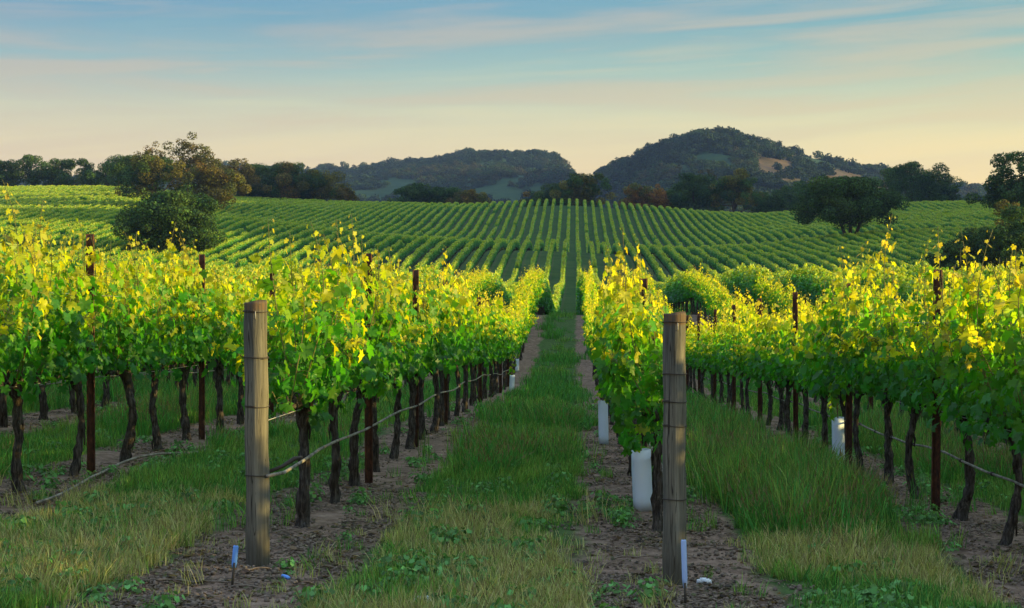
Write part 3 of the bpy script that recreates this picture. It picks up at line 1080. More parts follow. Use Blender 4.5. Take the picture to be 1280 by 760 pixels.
# the drip hose of the row behind the left post: tied round the post, then strung along the trunks
mb = MB()
hp = [(PL[0] + .06, PL[1] - .05, gz(*PL) + .545), (PL[0] + .10, PL[1] + .02, gz(*PL) + .55), (PL[0] + .10, PL[1] + .30, gz(*PL) + .53)]
for y in np.arange(10.2, 60, .8):
    s_ = 0.02 * math.sin(y * .35)
    hp.append((PL[0] + .07 + .02 * math.sin(y * .9), y, gz(PL[0], y) + .50 + .02 * math.sin(y * 1.3) - s_))
mb.tube(hp, .011, 7)
tag(ob('drip_hose', mb.build('drip_hose', M['hose'])), 'pale dusty drip hose tied to the left end post and strung along trunks', 'hose')
mb = MB()
mb.tube([(PL[0] + .05, PL[1] + .05, gz(*PL) + .56), (PL[0] + .12, PL[1] + .12, gz(*PL) + .585), (PL[0] + .19, PL[1] + .16, gz(*PL) + .63), (PL[0] + .23, PL[1] + .2, gz(*PL) + .635)], [.012, .012, .015, .010], 7)
tag(ob('hose_end', mb.build('hose_end', M['dwire'])), 'short dark folded hose end sticking out behind the left end post', 'hose end')
for k, dz in ((1, .50), (2, .5), (0, .48), (-3, .5)):
    mb = MB()
    pts = along(k, 9.2, 60, dz, .03, .675, .05, .012)
    mb.tube(pts, .010, 7)
    e = ob('drip_hose', mb.build('drip_hose', M['hose']))
    tag(e, 'dusty grey drip hose hung knee-high along %s' % ROWNAME[k], 'hose')
    if k == 1:
        for y in np.arange(9.9, 40, .9):   # emitters
            mb2 = MB(); z_ = float(np.interp(y, [p[1] for p in pts], [p[2] for p in pts])); x_ = float(np.interp(y, [p[1] for p in pts], [p[0] for p in pts]))
            mb2.tube([(x_, y - .02, z_), (x_, y + .02, z_)], .017, 7)
            ob('emitter', mb2.build('emitter', M['dwire']), e)
# the hose that fell on the ground
mb = MB(); pts = []
for q in np.linspace(0, 1, 30):
    y = 11.2 + 5.2 * q
    x = -4.02 - 0.28 * math.sin(q * 2.4) + .10 * math.sin(q * 9) + .25 * q
    pts.append((x, y, gz(x, y) + .03 + .05 * math.sin(q * 7) ** 2))
mb.tube(pts, .012, 7)
tag(ob('drip_hose', mb.build('drip_hose', M['hose'])), 'fallen pale hose lying curved on soil beside %s' % ROWNAME[-2], 'hose')

# ------------------------------------------------------------------ grow tubes, stakes, litter
def grow_tube(X, Y, h, wd, tilt, label):
    e = bpy.data.objects.new('grow_tube', None); COL.objects.link(e)
    e.location = (X, Y, gz(X, Y)); e.rotation_euler = (tilt[0], tilt[1], tilt[2])
    tag(e, label, 'grow tube', 'white grow tubes round young vines')
    # folded carton sleeve: four creased sides, open top and bottom
    ring = [(-wd/2, -wd*.32), (-wd*.1, -wd*.40), (wd/2, -wd*.36), (wd*.47, wd*.3), (-wd*.44, wd*.36)]
    V, fs = [], []
    n = 7; k = len(ring)
    r = random.Random(int(Y * 10))
    for o_, sc in ((0, 1.0), (1, .955)):
        for i in range(n):
            for x, y in ring:
                V.append((x * sc * (1 - .04 * i / n) + r.uniform(-.002, .002), y * sc + r.uniform(-.002, .002), h * i / (n - 1) + (.012 * x / wd if i == n - 1 else 0)))
    for i in range(n - 1):
        for j in range(k):
            j2 = (j + 1) % k
            fs.append((i*k + j, i*k + j2, (i+1)*k + j2, (i+1)*k + j))
            b = n * k
            fs.append((b + i*k + j2, b + i*k + j, b + (i+1)*k + j, b + (i+1)*k + j2))
    for i, rev in ((0, True), (n - 1, False)):
        for j in range(k):
            j2 = (j + 1) % k
            q = (i*k + j, i*k + j2, n*k + i*k + j2, n*k + i*k + j)
            fs.append(q[::-1] if rev else q)
    mb = MB(); mb.add(V, fs)
    ob('sleeve', mb.build('sleeve', M['white'], smooth=False), e)
    mb = MB(); mb.tube([(0, 0, -.05), (.01, 0, h * .6), (0, .01, h + .12)], [.007, .006, .005], 6)
    ob('bamboo_stake', mb.build('bamboo_stake', M['twig']), e)
    # the young vine inside
    mb = MB(); pts = [(.01, .0, .02), (.015, .01, h * .7), (0, 0, h + .25), (-.03, .02, h + .5)]
    mb.tube(pts, [.008, .007, .005, .003], 5)
    ob('young_stem', mb.build('young_stem', M['shoot']), e)
    r_ = np.random.RandomState(int(Y * 7)); n_ = 26
    z_ = h + r_.uniform(0, .55, n_)
    an = r_.uniform(0, 6.28, n_)
    P = np.stack([.08 * np.cos(an), .08 * np.sin(an), z_], -1)
    f = ob('foliage', leaves_mesh('foliage', 'fine', P, rots(an, r_.uniform(0, 1, n_), None, r_.normal(0, .5, n_)), .09 * r_.uniform(.5, 1.1, n_), leaf_colour(np.full(n_, .5), r_), M['leaf']), e)
    f['kind'] = 'stuff'

grow_tube(.55, 12.45, .50, .145, (.03, -.05, .3), 'white sleeve leaning at the foot of the row behind the right end post')
grow_tube(.36, 19.4, .56, .125, (0, -.02, .1), 'second white sleeve farther up the row behind the right end post')
grow_tube(3.02, 17.6, .54, .12, (0, -.02, .5), 'white sleeve standing on soil between trunks in the second row right of the aisle')
grow_tube(-1.66, 39.5, .42, .13, (0, .06, .2), 'bluish white sleeve leaning out beside the far trunks left of the aisle')
grow_tube(-1.84, 48.0, .40, .13, (0, 0, .2), 'smallest and farthest white sleeve at the dip left of the aisle')


def marker_stake(X, Y, h, tilt, label, tip_h, mat, w_=.022):
    e = bpy.data.objects.new('marker_stake', None); COL.objects.link(e)
    e.location = (X, Y, gz(X, Y)); e.rotation_euler = tilt
    tag(e, label, 'stake')
    mb = MB(); mb.tube([(0, 0, -.04), (0, 0, h - tip_h + .03)], .007, 6)
    ob('rod', mb.build('rod', M['dwire']), e)
    # folded plastic flag sleeve: a thin angled strip
    z0, z1 = h - tip_h, h
    t_ = .003
    V = []
    for z, s_ in ((z0, .75), (z0 + tip_h * .2, 1), (z1 - .01, 1), (z1, .8)):
        for x, y in ((-w_/2*s_, .004), (0, -.006), (w_/2*s_, .004), (w_/2*s_, .004 + t_), (0, -.006 + t_*1.4), (-w_/2*s_, .004 + t_)):
            V.append((x, y, z))
    fs = []
    for i in range(3):
        for j in range(6):
            j2 = (j + 1) % 6
            fs.append((i*6 + j, i*6 + j2, (i+1)*6 + j2, (i+1)*6 + j))
    fs += [(5, 4, 3, 2, 1, 0), (18, 19, 20, 21, 22, 23)]
    mb = MB(); mb.add(V, fs)
    ob('tip', mb.build('tip', mat, smooth=False), e)

def at_px(px, py, H=0.0):
    """the ground point that the photograph shows at (px, py)"""
    u_ = bearing(px)
    for Y in np.arange(5, 60, .02):
        X = u_ * Y
        if 380 + F * (EYE - gz(X, Y) - H) / depth_of(X, Y) < py:
            return X, Y
    return u_ * 60, 60

x_, y_ = at_px(290, 735)
marker_stake(x_, y_, .235, (0, .09, .1), 'short blue plastic strip on a dark rod near the left end post', .125, M['blue'], .030)
x_, y_ = at_px(857, 756)
marker_stake(x_, y_, .36, (0, -.03, 0), 'long pale blue plastic strip stake in front of the right end post', .27, M['strip'], .030)

# small dropped pieces
x_, y_ = at_px(357, 724)
mb = MB()
c_ = []
for i in range(5):
    c_.append((-.03 + .015 * i, .004 * math.sin(i), .012))
mb.tube(c_, [.010, .012, .012, .012, .008], 7)
o = ob('plastic_clip', mb.build('plastic_clip', M['blue']), loc=(x_, y_, gz(x_, y_)), rot=(0, .15, -.5))
tag(o, 'small blue plastic piece lying on soil behind the blue stake', 'plastic piece')
x_, y_ = at_px(879, 731)
mb = MB()
for dx, dy, r_ in ((-.022, 0, .016), (0, .006, .022), (.02, -.003, .019), (.034, .004, .012)):
    mb.tube([(dx - .015, dy, .006), (dx - .008, dy, .014 + r_ * .3), (dx + .008, dy + .004, .012 + r_ * .4), (dx + .016, dy, .006)], [r_ * .4, r_ * .9, r_, r_ * .4], 7, rough=.25, r=rnd)
o = ob('crumpled_wrapper', mb.build('crumpled_wrapper', M['foam'], smooth=False), loc=(x_, y_, gz(x_, y_)))
tag(o, 'crumpled white scrap lying on soil beside the right end post', 'litter')
x_, y_ = at_px(530, 757)
mb = MB(); mb.tube([(-.06, 0, .006), (-.03, .01, .022), (.02, 0, .026), (.06, -.01, .010)], [.012, .026, .026, .012], 8, rough=.15, r=rnd)
o = ob('pale_stone', mb.build('pale_stone', M['foam'], smooth=True), loc=(x_, y_, gz(x_, y_)))
tag(o, 'pale flat stone half sunk in the near aisle grass', 'stone')

def cane(px, py, L, ang, rad, label, bend=.05):
    X, Y = at_px(px, py)
    pts = []
    for q in np.linspace(-.5, .5, 9):
        x = X + math.cos(ang) * L * q - math.sin(ang) * bend * math.cos(q * 3.1)
        y = Y + math.sin(ang) * L * q + math.cos(ang) * bend * math.cos(q * 3.1)
        pts.append((x, y, gz(x, y) + rad * .9 + .012 * abs(math.sin(q * 6))))
    mb = MB(); mb.tube(pts, np.linspace(rad, rad * .45, 9), 6, rough=.1, r=rnd)
    tag(ob('fallen_cane', mb.build('fallen_cane', M['twig'])), label, 'pruned cane', 'pruned canes on the soil')

cane(240, 732, .62, .05, .008, 'long dark cane lying across soil just past the blue stake')
cane(318, 716, .26, .8, .008, 'short pale cane leaning toward the foot of the left end post')
cane(325, 738, .34, -.15, .007, 'thin dark cane lying right of the blue stake', .02)
cane(800, 700, .40, .4, .007, 'thin brown cane on soil left of the right end post')
cane(905, 690, .36, -.3, .006, 'thin brown cane on soil right of the right end post')
cane(470, 655, .5, .2, .006, 'brown cane at the grass edge between the first trunks and the aisle')

# ------------------------------------------------------------------ grass, weeds, leaf litter, clods
def blades_mesh(name, seed, n, h, spread, wd, cols, seed_heads=False, lean=.5):
    r = np.random.RandomState(seed)
    V, F_, C = [], [], []
    for i in range(n):
        a = r.uniform(0, 6.28); rr = spread * math.sqrt(r.rand())
        b = np.array([rr * math.cos(a), rr * math.sin(a), -.01])
        hh = h * r.uniform(.45, 1.15)
        da = r.uniform(0, 6.28); le = lean * hh * r.uniform(.1, 1.0)
        d = np.array([math.cos(da), math.sin(da), 0])
        s_ = np.array([-d[1], d[0], 0]) * wd * r.uniform(.6, 1.2)
        tw = r.uniform(-.6, .6)
        s_ = s_ * math.cos(tw) + d * wd * math.sin(tw)
        n0 = len(V)
        for q in (0, .4, .75):
            c = b + d * le * q * q + np.array([0, 0, hh * q * (1 - .25 * q)])
            V += [c - s_ * (1 - q * .55), c + s_ * (1 - q * .55)]
        V.append(b + d * le + np.array([0, 0, hh * .77]))
        F_ += [(n0, n0+1, n0+3), (n0, n0+3, n0+2), (n0+2, n0+3, n0+5), (n0+2, n0+5, n0+4), (n0+4, n0+5, n0+6)]
        c = np.array(cols[r.randint(len(cols))]) * r.uniform(.75, 1.3)
        C += [c] * 7
        if seed_heads and r.rand() < .25:
            n0 = len(V)
            t0 = b + d * le + np.array([0, 0, hh * .77])
            V += [t0 - s_ * 1.2, t0 + s_ * 1.2, t0 + np.array([0, 0, .05]) + d * .02]
            F_ += [(n0, n0+1, n0+2)]
            C += [np.array([.22, .18, .09])] * 3
    return mesh_np(name, np.array(V), np.array(F_), np.full(len(F_), 3), M['grass'], np.array(C))

G1, G2, G3 = (.075, .25, .055), (.135, .32, .058), (.23, .34, .08)
T1, T2 = (.50, .42, .21), (.36, .36, .14)
gk = [blades_mesh('g', 1, 26, .13, .07, .0028, [G1, G2, G3]), blades_mesh('g', 2, 24, .16, .07, .003, [G1, G2, G2, G3]),
      blades_mesh('g', 3, 24, .26, .08, .0032, [G1, G1, G2], True, .4), blades_mesh('g', 4, 22, .34, .08, .0034, [G1, G2, G3], True, .35),
      blades_mesh('g', 5, 24, .12, .07, .0026, [T1, T2, G3]), blades_mesh('g', 6, 22, .20, .08, .0026, [T1, T2, T2], True, .6),
      blades_mesh('g', 7, 60, .20, .2, .007, [G1, G2, G3], False, .5), blades_mesh('g', 8, 60, .26, .2, .007, [G1, G1, G2], False, .5),
      blades_mesh('g', 9, 60, .15, .2, .006, [T1, T2, G3], False, .5)]


def row_dist(X):
    q = (X - (ROW0 - PITCH / 2)) / PITCH
    return np.abs((q - np.floor(q)) - .5) * PITCH


def pts_in_view(n, y0, y1, power=1.0, margin=330):
    n = int(n * 1.5)
    r = np.random.RandomState(n % 9973)
    Y = y0 + (y1 - y0) * r.rand(n) ** power
    px = r.uniform(-margin, 1280 + margin, n)
    X = np.tan(np.arctan((px - 640) / F) - YAW) * Y
    return X, Y, r

# density follows the pictured area: many small tufts near, fewer and wider far off
def grass_points(n, y0, y1, power, small, extra=0.0):
    X, Y, r = pts_in_view(n, y0, y1, power)
    n = len(X)
    d = row_dist(X) + .24 * fbm2(X * 1.6, Y * .9, 21, 3)
    keep = d > np.where(Y < 13, .68, .60) + extra
    spill = (r.rand(n) < .035) & (d > .2)
    keep |= spill
    # trampled and thin places, and two faint wheel lines in each aisle
    thin = fbm2(X * 1.1, Y * .7, 27, 3)
    wheel = np.abs(row_dist(X) - .86) < .09
    keep &= r.rand(n) < np.clip(.95 + 1.3 * thin - .35 * wheel, .25, 1)
    X, Y = X[keep], Y[keep]
    tall = fbm2(X * .55 + 9, Y * .35, 31, 3) + np.clip((Y - 11) / 8, -0.7, .25) + .12 * (X > 1)
    dry = fbm2(X * .8 + 4, Y * .8, 41, 3) + np.clip((12.0 - Y) / 5, -.55, .3)
    idx = np.where(tall > .25, 2, np.where(tall > .0, 1, 0))
    idx = np.where(tall > .5, 3, idx)
    u_ = r.rand(len(X))
    idx = np.where((dry > .12) & (u_ < .65), 4, idx)
    idx = np.where((dry > .25) & (u_ > .72), 5, idx)
    if not small:
        idx = np.where(idx >= 4, 8, np.where(idx >= 2, 7, 6))
    n2 = len(X)
    P = np.stack([X, Y, ground_z(X, Y)], -1)
    R = np.stack([r.normal(0, .2, n2), r.normal(0, .2, n2), r.uniform(0, 6.28, n2)], -1)
    s = r.uniform(.45, 1.35, n2) * (1 + .25 * (tall > .2))
    return P, R, np.stack([s, s, s * r.uniform(.8, 1.15, n2)], -1), idx

parts = [grass_points(21000, 7.4, 16.5, 1.25, True), grass_points(12000, 14.5, 30, 1.2, True), grass_points(11000, 22, 78, 1.3, False)]
gr = scatter('grass', *[np.concatenate([p[i] for p in parts]) for i in range(4)], gk)
tag(gr, 'tall green and straw-dry grass growing in the aisles between rows', 'grass', kind='stuff')
print('grass tufts', sum(len(p[0]) for p in parts))

# broad-leaved weeds and suckers along the soil strips
wk = []
for i in range(4):
    r_ = np.random.RandomState(600 + i); n_ = 40 + 8 * i
    an = r_.uniform(0, 6.28, n_); rr = r_.uniform(.01, .09, n_)
    P = np.stack([rr * np.cos(an), rr * np.sin(an), .01 + r_.uniform(0, .05 + .02 * i, n_)], -1)
    C = np.array([.12, .27, .08]) * r_.uniform(.6, 1.6, (n_, 1))
    wk.append(leaves_mesh('weed', 'mid', P, rots(an, r_.uniform(.5, 1.4, n_), None, r_.normal(0, .5, n_)), .034 * r_.uniform(.5, 1.1, n_), C, M['grass']))
X, Y, r = pts_in_view(9000, 7.6, 40, 1.5)
d = row_dist(X)
pt = fbm2(X * 2.2, Y * 1.4, 51, 3)
keep = ((d < .75) & (d > .12) & (pt > .12) & (r.rand(len(X)) < .5)) | ((d > .75) & (pt > -.1) & (r.rand(len(X)) < .45))
keep &= ~((Y < 11.5) & (d < .75) & (r.rand(len(X)) < .85))
X, Y = X[keep], Y[keep]; n_ = len(X)
s = r.uniform(.5, 1.3, n_)
o = scatter('weeds', np.stack([X, Y, ground_z(X, Y)], -1), np.stack([np.zeros(n_), np.zeros(n_), r.uniform(0, 6.28, n_)], -1), np.stack([s, s, s], -1), r.randint(0, 4, n_), wk)
tag(o, 'low broad-leaved weeds creeping over the soil edges', 'weeds', kind='stuff')

# dead leaves, bark crumbs, clods
lk = []
for i in range(4):
    r_ = np.random.RandomState(700 + i); n_ = 14
    P = np.stack([r_.uniform(-.09, .09, n_), r_.uniform(-.09, .09, n_), r_.uniform(.002, .012, n_)], -1)
    C = np.array([[.20, .13, .09], [.07, .05, .036], [.30, .22, .16], [.11, .11, .05]])[r_.randint(0, 4, n_)]
    lk.append(leaves_mesh('dead', 'mid' if i % 2 else 'low', P, rots(r_.uniform(0, 6.28, n_), r_.uniform(.9, 1.57, n_), None, r_.uniform(0, 6.28, n_)), .028 * r_.uniform(.4, 1.4, n_), C, M['grass']))
for i in range(3):
    r_ = random.Random(800 + i)
    mb = MB()
    for j in range(9):
        x, y, s_ = r_.uniform(-.1, .1), r_.uniform(-.1, .1), r_.uniform(.004, .013)
        mb.tube([(x - s_, y, s_ * .2), (x - s_ * .5, y, s_ * .5), (x + s_ * .5, y + s_ * .3, s_ * .5), (x + s_, y, s_ * .2)], [s_ * .3, s_ * .85, s_ * .8, s_ * .3], 5, rough=.3, r=r_)
    lk.append(mb.build('clod', M['clod'] if 'clod' in M else M['twig'], smooth=False))
for i in range(2):
    r_ = random.Random(900 + i)
    mb = MB()
    for j in range(5):
        x, y, a, L = r_.uniform(-.1, .1), r_.uniform(-.1, .1), r_.uniform(0, 6.28), r_.uniform(.03, .11)
        mb.tube([(x, y, .006), (x + math.cos(a) * L * .5, y + math.sin(a) * L * .5, .012), (x + math.cos(a + .3) * L, y + math.sin(a + .3) * L, .005)], [.003, .0025, .0015], 4)
    lk.append(mb.build('twiglet', M['twig'], smooth=False))
X, Y, r = pts_in_view(15000, 7.6, 26, 1.5)
d = row_dist(X)
keep = (d < .8) & (r.rand(len(X)) < .25 + .75 * (fbm2(X * 1.7, Y * 1.3, 91, 3) > .02) * (d < .5))
X, Y = X[keep], Y[keep]; n_ = len(X)
s = r.uniform(.6, 1.4, n_)
o = scatter('leaf_litter', np.stack([X, Y, ground_z(X, Y)], -1), np.stack([np.zeros(n_), np.zeros(n_), r.uniform(0, 6.28, n_)], -1), np.stack([s, s, s], -1), r.randint(0, 9, n_), lk)
tag(o, 'dead leaves, clods and twig bits strewn on the soil strips', 'litter', kind='stuff')

# ------------------------------------------------------------------ trees
def crown_arrays(r, clumps, leaf, per, cols):
    """leaf faces round clump centres (x, y, z, radius)"""
    P, S, C, O, TL = [], [], [], [], []
    for (cx, cy, cz, cr) in clumps:
        n = int(per * (cr ** 2))
        v = r.normal(0, 1, (n, 3)); v /= np.linalg.norm(v, axis=1)[:, None]
        q = r.uniform(.55, 1.05, n) ** .6
        P.append(np.array([cx, cy, cz]) + v * (cr * q)[:, None] * np.array([1, 1, .78]))
        O.append(np.arctan2(v[:, 1], v[:, 0]) + r.normal(0, .5, n)); TL.append(np.arcsin(np.clip(v[:, 2], -1, 1)) + r.normal(0, .4, n))
        S.append(leaf * r.uniform(.6, 1.25, n))
        c = np.array(cols[r.randint(len(cols))]) * r.uniform(.8, 1.2)
        C.append(np.tile(c, (n, 1)) * r.uniform(.75, 1.25, (n, 1)))
    P = np.concatenate(P); O = np.concatenate(O); TL = np.concatenate(TL)
    return P, rots(O, TL, None, r.uniform(0, 6.28, len(P))), np.concatenate(S), np.concatenate(C)


def tree_parts(seed, H, Wd, cols, trunk_h=.25, dens=1.0, leaf=.42, airy=0.0, stems=1, shape='round'):
    r = np.random.RandomState(seed); rr = random.Random(seed)
    clumps = []
    z0 = H * trunk_h
    Hc = H - z0
    n = int(62 * dens)
    R_ = Wd / 2
    # a crown is a handful of lobes of unequal size, each a cloud of leaf clumps; air shows between the lobes
    lobes = [(0, 0, .5, .60 - .2 * airy, .5), (r.uniform(-.25, .25), r.uniform(-.25, .25), .42, .52 - .15 * airy, .46)]
    nl = 7 + int(airy * 4)
    for i in range(nl):
        a = i / nl * 6.283 * 1.618 + r.uniform(-.5, .5)
        lr = r.uniform(.30, .48) * (1 - .25 * airy)
        t_ = r.uniform(.22, .86)
        if shape == 'dome':
            rr_ = (1 - lr) * math.sqrt(max(.02, 1 - (t_ - .2) ** 2 * 1.5)) * r.uniform(.75, 1)
        elif shape == 'tier':
            rr_ = (1 - lr) * (1.05 - t_) * r.uniform(.5, 1.1)
        else:
            rr_ = (1 - lr) * math.sin(math.pi * min(.95, t_ * .85 + .15)) ** .6 * r.uniform(.7, 1)
        lobes.append((rr_ * math.cos(a), rr_ * math.sin(a), t_, lr, lr * .85))
    lobes += [(-.64, r.uniform(-.3, .3), .34, .38, .3), (.64, r.uniform(-.3, .3), .38, .38, .3), (-.5, r.uniform(-.3, .3), .6, .34, .3), (.5, r.uniform(-.3, .3), .62, .34, .3)]
    lobes.append((r.uniform(-.15, .15), 0, .76 if shape == 'tier' else .84, .36, .26))
    wts = np.array([l[3] ** 2 for l in lobes]); wts /= wts.sum()
    for i in range(n):
        l = lobes[r.choice(len(lobes), p=wts)]
        v = r.normal(0, 1, 3); v /= np.linalg.norm(v)
        q = r.uniform(.35, 1) ** .5
        cr = R_ * l[3] * r.uniform(.30, .52)
        cz = z0 + Hc * l[2] + v[2] * q * R_ * l[3] * .72
        cz = min(max(cz, z0 * .8 + cr * .5), z0 + Hc - cr * .7)
        clumps.append((R_ * l[0] + v[0] * q * R_ * l[3] * .8, R_ * l[1] + v[1] * q * R_ * l[3] * .8, cz, cr))
    per_ = 75 * (.6 + .4 * (1 - airy))
    P, R, S, C = crown_arrays(r, clumps, leaf, per_ / (leaf / .42) ** 2, cols)
    crown = leaves_mesh('crown', 'low', P, R, S, C, M['crown'])
    mb = MB()
    rt = max(.14, H * .028)
    for s_ in range(stems):
        ax = (s_ - (stems - 1) / 2) * R_ * .16
        mb.tube([(ax * .3, 0, -.6), (ax * .6, 0, z0 * .5), (ax, 0, z0), (ax * 1.6, 0, z0 + Hc * .35)], [rt * 1.3, rt, rt * .85, rt * .45], 7, rough=.1, r=rr)
        for j in range(6):
            c = clumps[rr.randrange(n)]
            b = np.array([ax, 0, z0 * .85]) + np.array([0, 0, rr.uniform(0, Hc * .3)])
            e = np.array(c[:3])
            mid = b * .5 + e * .5 + np.array([0, 0, rr.uniform(-.08, .02) * Hc])
            mb.tube([b, mid, e], [rt * .45, rt * .28, rt * .1], 5)
    return crown, mb.build('trunk', M['tree_bark'], smooth=True)


DK = [(.050, .105, .030), (.066, .115, .030), (.036, .080, .028)]
OL = [(.13, .13, .03), (.17, .15, .03), (.09, .11, .03)]
BR = [(.19, .125, .035), (.15, .12, .034), (.10, .10, .03)]
GR = [(.050, .11, .030), (.068, .13, .032), (.040, .085, .028)]
OR = [(.30, .15, .04), (.22, .13, .035)]

TG = 'trees along the top of the far field'
def tree(name, px, Y, width_px, top_y, label, cols, seed, group='trees along the top of the far field', base_y=None, **kw):
    X = bearing(px) * Y
    d = depth_of(X, Y)
    z0 = gz(X, Y) if Y < 660 else float(hill_z(np.array([X]), np.array([Y]))[0])
    ztop = EYE + (380 - top_y) * d / F
    H = ztop - z0
    Wd = (1.38 if group == TG else 1.18) * width_px * d / F
    if group == TG: H *= 1.04
    crown, trunk = tree_parts(seed, H, Wd, cols, **kw)
    e = bpy.data.objects.new(name, None); COL.objects.link(e)
    e.location = (X, Y, z0)
    tag(e, label, 'tree', group)
    ob('crown', crown, e); ob('trunk', trunk, e)
    return e

TG = 'trees along the top of the far field'
tree('oak_tree', -8, 545, 60, 203, 'leafy dark oak cut by the picture edge at the far end of the skyline', DK, 1, airy=.2, leaf=.5)
tree('oak_tree', 44, 545, 62, 196, 'open-crowned dark oak on the left skyline, leftmost whole one', DK, 2, airy=.25, leaf=.45)
tree('oak_tree', 88, 548, 60, 201, 'small airy oak between two larger oaks on the left skyline', DK, 3, airy=.3, leaf=.42)
tree('oak_tree', 118, 540, 34, 214, 'low dark bushy oak in the gap of the left skyline', GR, 4)
tree('oak_tree', 148, 540, 62, 196, 'wide green oak at the edge of the left skyline field', GR, 5, airy=.3)
tree('oak_tree', 172, 440, 60, 197, 'dark rounded oak left of the tall brown tree', DK, 6)
tree('tall_tree', 190, 425, 44, 177, 'slender brown-green tree with small tufted top beside the tallest tree', BR, 7, shape='tier', airy=.8, leaf=.45, trunk_h=.3, dens=.8)
tree('tall_tree', 234, 420, 64, 165, 'tallest tree of the left group with sparse tufted brown top', OL + BR, 8, shape='tier', airy=.75, leaf=.45, trunk_h=.28, dens=1.2)
tree('oak_tree', 194, 405, 78, 198, 'broad olive tree under the tall sparse brown tree', OL + DK, 9)
tree('oak_tree', 264, 410, 70, 202, 'rusty olive broad tree right of the tall sparse tree', OL + BR + OL, 10, trunk_h=.12)
tree('oak_tree', 286, 505, 62, 197, 'brownish round tree behind the rusty olive one', BR, 11, trunk_h=.1)
tree('oak_tree', 318, 520, 62, 206, 'dark green round tree on the field edge under the blue ridge', DK + GR, 12, trunk_h=.1)
tree('oak_tree', 352, 515, 70, 205, 'brown topped tree in the clump beside the yellow-lit rows', BR + DK, 13, trunk_h=.1)
tree('oak_tree', 395, 520, 66, 214, 'olive brown tree with sloping top in the middle of the clump', OL + DK, 14, trunk_h=.1)
tree('small_tree', 430, 518, 30, 236, 'small rusty tree ending the clump on the field edge', BR, 15, trunk_h=.08)
tree('small_tree', 458, 900, 28, 243, 'small dark blue-green tree on the meadow beyond the field', DK, 16, trunk_h=.05, leaf=.7, group='trees on the meadow beyond the field')
tree('oak_tree', 519, 540, 50, 230, 'dark oak, first of the low trio under the wooded ridge', DK, 17, trunk_h=.08)
tree('oak_tree', 556, 545, 52, 236, 'dark low oak, middle of the trio under the wooded ridge', DK + GR, 18, trunk_h=.05)
tree('small_tree', 588, 540, 46, 238, 'low rusty-edged oak ending the trio under the wooded ridge', OL + BR, 19, trunk_h=.05)
tree('small_tree', 668, 560, 40, 240, 'low brown-green tree left of the round sunlit oak', BR + DK, 20, trunk_h=.05)
tree('oak_tree', 696, 552, 50, 231, 'dark green tree adjoining the round sunlit oak', DK, 21, trunk_h=.08)
tree('oak_tree', 729, 530, 58, 219, 'round olive oak with sunlit shoulder in the middle of the skyline field', OL + GR, 22, trunk_h=.16, shape='dome')
tree('oak_tree', 797, 545, 42, 231, 'rust-orange round tree in front of the round hill', OR + OL, 23, trunk_h=.12)
tree('small_tree', 822, 548, 34, 232, 'small orange-brown tree touching the rust-orange round one', OR, 24, trunk_h=.12)
tree('small_tree', 842, 556, 30, 238, 'little olive tree between the orange pair and the dark oak', OL, 25, trunk_h=.1)
tree('oak_tree', 868, 545, 62, 220, 'broad dark oak left of the olive sunlit oak', DK, 26, trunk_h=.12)
tree('tall_tree', 884, 575, 34, 210, 'pale bare-topped tree standing behind the dark oak', [(.10, .085, .05), (.07, .065, .04)], 27, airy=.8, trunk_h=.2)
tree('oak_tree', 917, 540, 58, 212, 'olive dome-crowned oak catching sun below the bare hillside', OL + GR, 28, trunk_h=.16, shape='dome')
tree('oak_tree', 956, 550, 46, 233, 'dark low oak right of the olive dome-crowned oak', DK + GR, 29, trunk_h=.08)
tree('oak_tree', 997, 548, 58, 225, 'airy grey-green oak left of the big field oak', DK, 30, airy=.5, trunk_h=.12)
tree('oak_tree', 1034, 560, 50, 221, 'dark oak top showing behind the big field oak', DK, 31, trunk_h=.1)
tree('oak_tree', 1140, 540, 84, 205, 'wide oak with open sky-lit crown near the right end of the ridge', DK + GR, 32, airy=.45, trunk_h=.15)
tree('small_tree', 1178, 548, 42, 232, 'low dark bushy tree at the right foot of the wide oak', DK, 33, trunk_h=.05)
tree('small_tree', 1108, 552, 40, 226, 'dark bushy tree at the left foot of the wide oak', DK, 34, trunk_h=.05)
# trees that stand in the field
FG = 'trees standing among the far rows'
tree('field_oak', 1063, 306, 122, 222, 'big spreading many-stemmed oak standing alone among the far rows', DK + GR, 40, FG, trunk_h=.3, stems=3, leaf=.34, dens=1.7)
tree('round_oak', 208, 235, 128, 240, 'big dark round oak low among the rows left of the wooden post', DK + GR, 42, FG, trunk_h=.1, leaf=.32, dens=1.7, stems=2)
tree('large_oak', 1266, 300, 92, 191, 'large dark oak filling the right picture edge', DK + GR, 43, FG, airy=.25, trunk_h=.2, leaf=.36, dens=1.4)
tree('large_oak', 1320, 280, 110, 200, 'large oak half outside the picture behind the right edge one', DK, 44, FG, trunk_h=.2, leaf=.36, dens=1.2)
tree('sunlit_bush', 1262, 230, 56, 248, 'yellow-olive bushy tree below the large right edge oak', [(.11, .10, .025), (.07, .075, .02)], 45, FG, trunk_h=.1, leaf=.28)
tree('dark_shrub', 1212, 205, 100, 284, 'low dark shrub mass sloping down to the rows at right', DK, 46, FG, trunk_h=.02, leaf=.26, dens=1.2, shape='dome')
tree('dark_shrub', 1268, 200, 100, 256, 'taller dark shrub mass against the right picture edge', DK, 47, FG, trunk_h=.02, leaf=.26, dens=1.4, shape='dome')

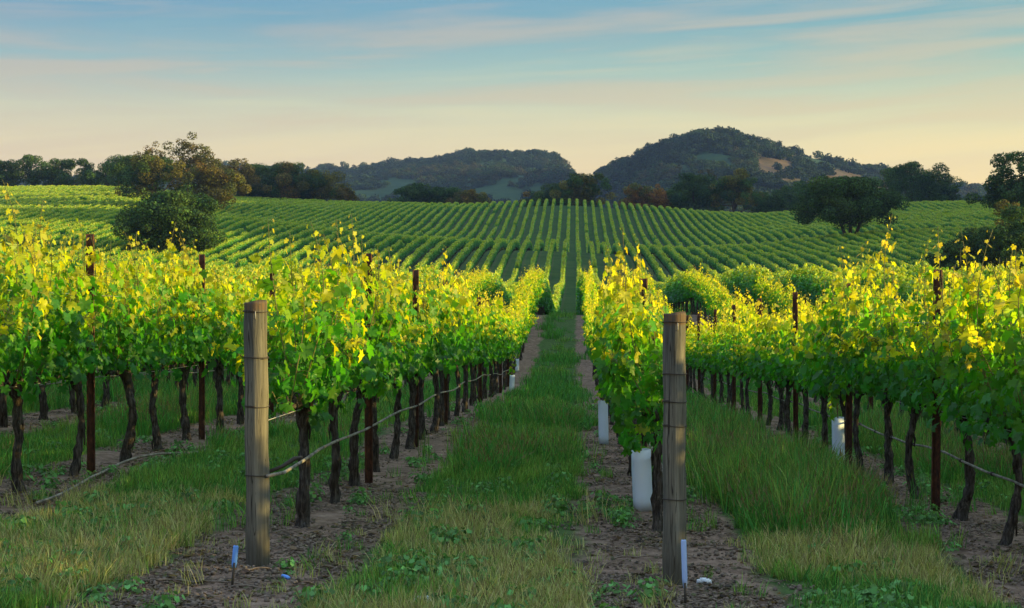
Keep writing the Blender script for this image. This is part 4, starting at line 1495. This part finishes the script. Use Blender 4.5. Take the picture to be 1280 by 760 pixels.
# woods on the hills: one far-off mass
WD = [(.013, .034, .016), (.020, .044, .020)]
wood = []
for i in range(7):
    r_ = np.random.RandomState(1200 + i)
    cl = [(r_.uniform(-3.0, 3.0), r_.uniform(-3.0, 3.0), 3.2 + r_.uniform(-1.2, 2.2), r_.uniform(1.5, 2.6)) for _ in range(7)]
    cols = [[(.010, .024, .014)], WD, [(.016, .040, .020)], WD, [(.030, .060, .022)], [(.036, .050, .020)], [(.055, .058, .024)]][i]
    P, R, S, C = crown_arrays(r_, cl, 1.1, 9, cols)
    wood.append(leaves_mesh('wood_tree', 'low', P, R, S, C, M['crown']))
rW = np.random.RandomState(77)
n_ = 30000
px = rW.uniform(-40, 1320, n_)
u_ = np.tan(np.arctan((px - 640) / F) - YAW)
sD = np.interp(px, SKY_PX, SKY_D)
Y = sD * rW.uniform(.50, 1.06, n_)
X = u_ * Y
Z = hill_z(X, Y)
py = 380 - F * (Z - EYE) / (Y * math.cos(YAW) - X * math.sin(YAW))
dens = fbm2(X / 110, Y / 150, 61, 3)
keep = (dens > -.34) & (rW.rand(n_) < .35 + 2.2 * (dens + .34))
def off(cx, cy, a, b, soft=.35):
    q = ((px - cx) / a) ** 2 + ((py - cy) / b) ** 2 + .5 * fbm2(px / 9, py / 6, 71, 2)
    return q < 1
for c in ((468, 247, 36, 6), (640, 242, 46, 13), (590, 252, 60, 6), (732, 222, 15, 12), (970, 213, 25, 16), (1056, 226, 34, 6), (1000, 232, 26, 6), (892, 200, 26, 7), (850, 212, 16, 6), (480, 232, 40, 2.5), (920, 214, 24, 4)):
    keep &= ~(off(*c) & (rW.rand(n_) < .93))
keep &= (rW.rand(n_) < .8)
X, Y, Z = X[keep], Y[keep], Z[keep]; n_ = len(X)
s = rW.uniform(.5, 1.6, n_) * np.where(rW.rand(n_) < .05, 1.4, 1)
o = scatter('hillside_woods', np.stack([X, Y, Z - 1.0], -1), np.stack([np.zeros(n_), np.zeros(n_), rW.uniform(0, 6.28, n_)], -1), np.stack([s, s, s * rW.uniform(.8, 1.2, n_)], -1), np.clip((fbm2(X / 130 + 7, Y / 170, 83, 3) * 6 + 3.2 + rW.normal(0, 1.1, n_)).astype(int), 0, 6), wood)
tag(o, 'dark evergreen woods covering the ridge and the round hill', 'woods', kind='stuff')
print('wood trees', n_)

# ------------------------------------------------------------------ the air between
V = np.array([(x, y, z) for x in (-2100, 2100) for y in (-160, 3400) for z in (-30, 330)], float)
V[:, 0] *= 1
q = [(0, 1, 3, 2), (4, 6, 7, 5), (0, 4, 5, 1), (2, 3, 7, 6), (0, 2, 6, 4), (1, 5, 7, 3)]
m, t = new_mat('haze_air')
pv = t.n('ShaderNodeVolumePrincipled', {'Color': (0.30, 0.48, 1.0), 'Density': 0.00008, 'Anisotropy': 0.0})
t.n('ShaderNodeOutputMaterial', {1: pv.outputs[0]})
HAZE = True
if HAZE:
    hz = ob('haze', mesh_np('haze', V, np.array(q), np.full(6, 4), m))
    tag(hz, 'thin blue evening haze lying over the hills', 'haze', kind='stuff')
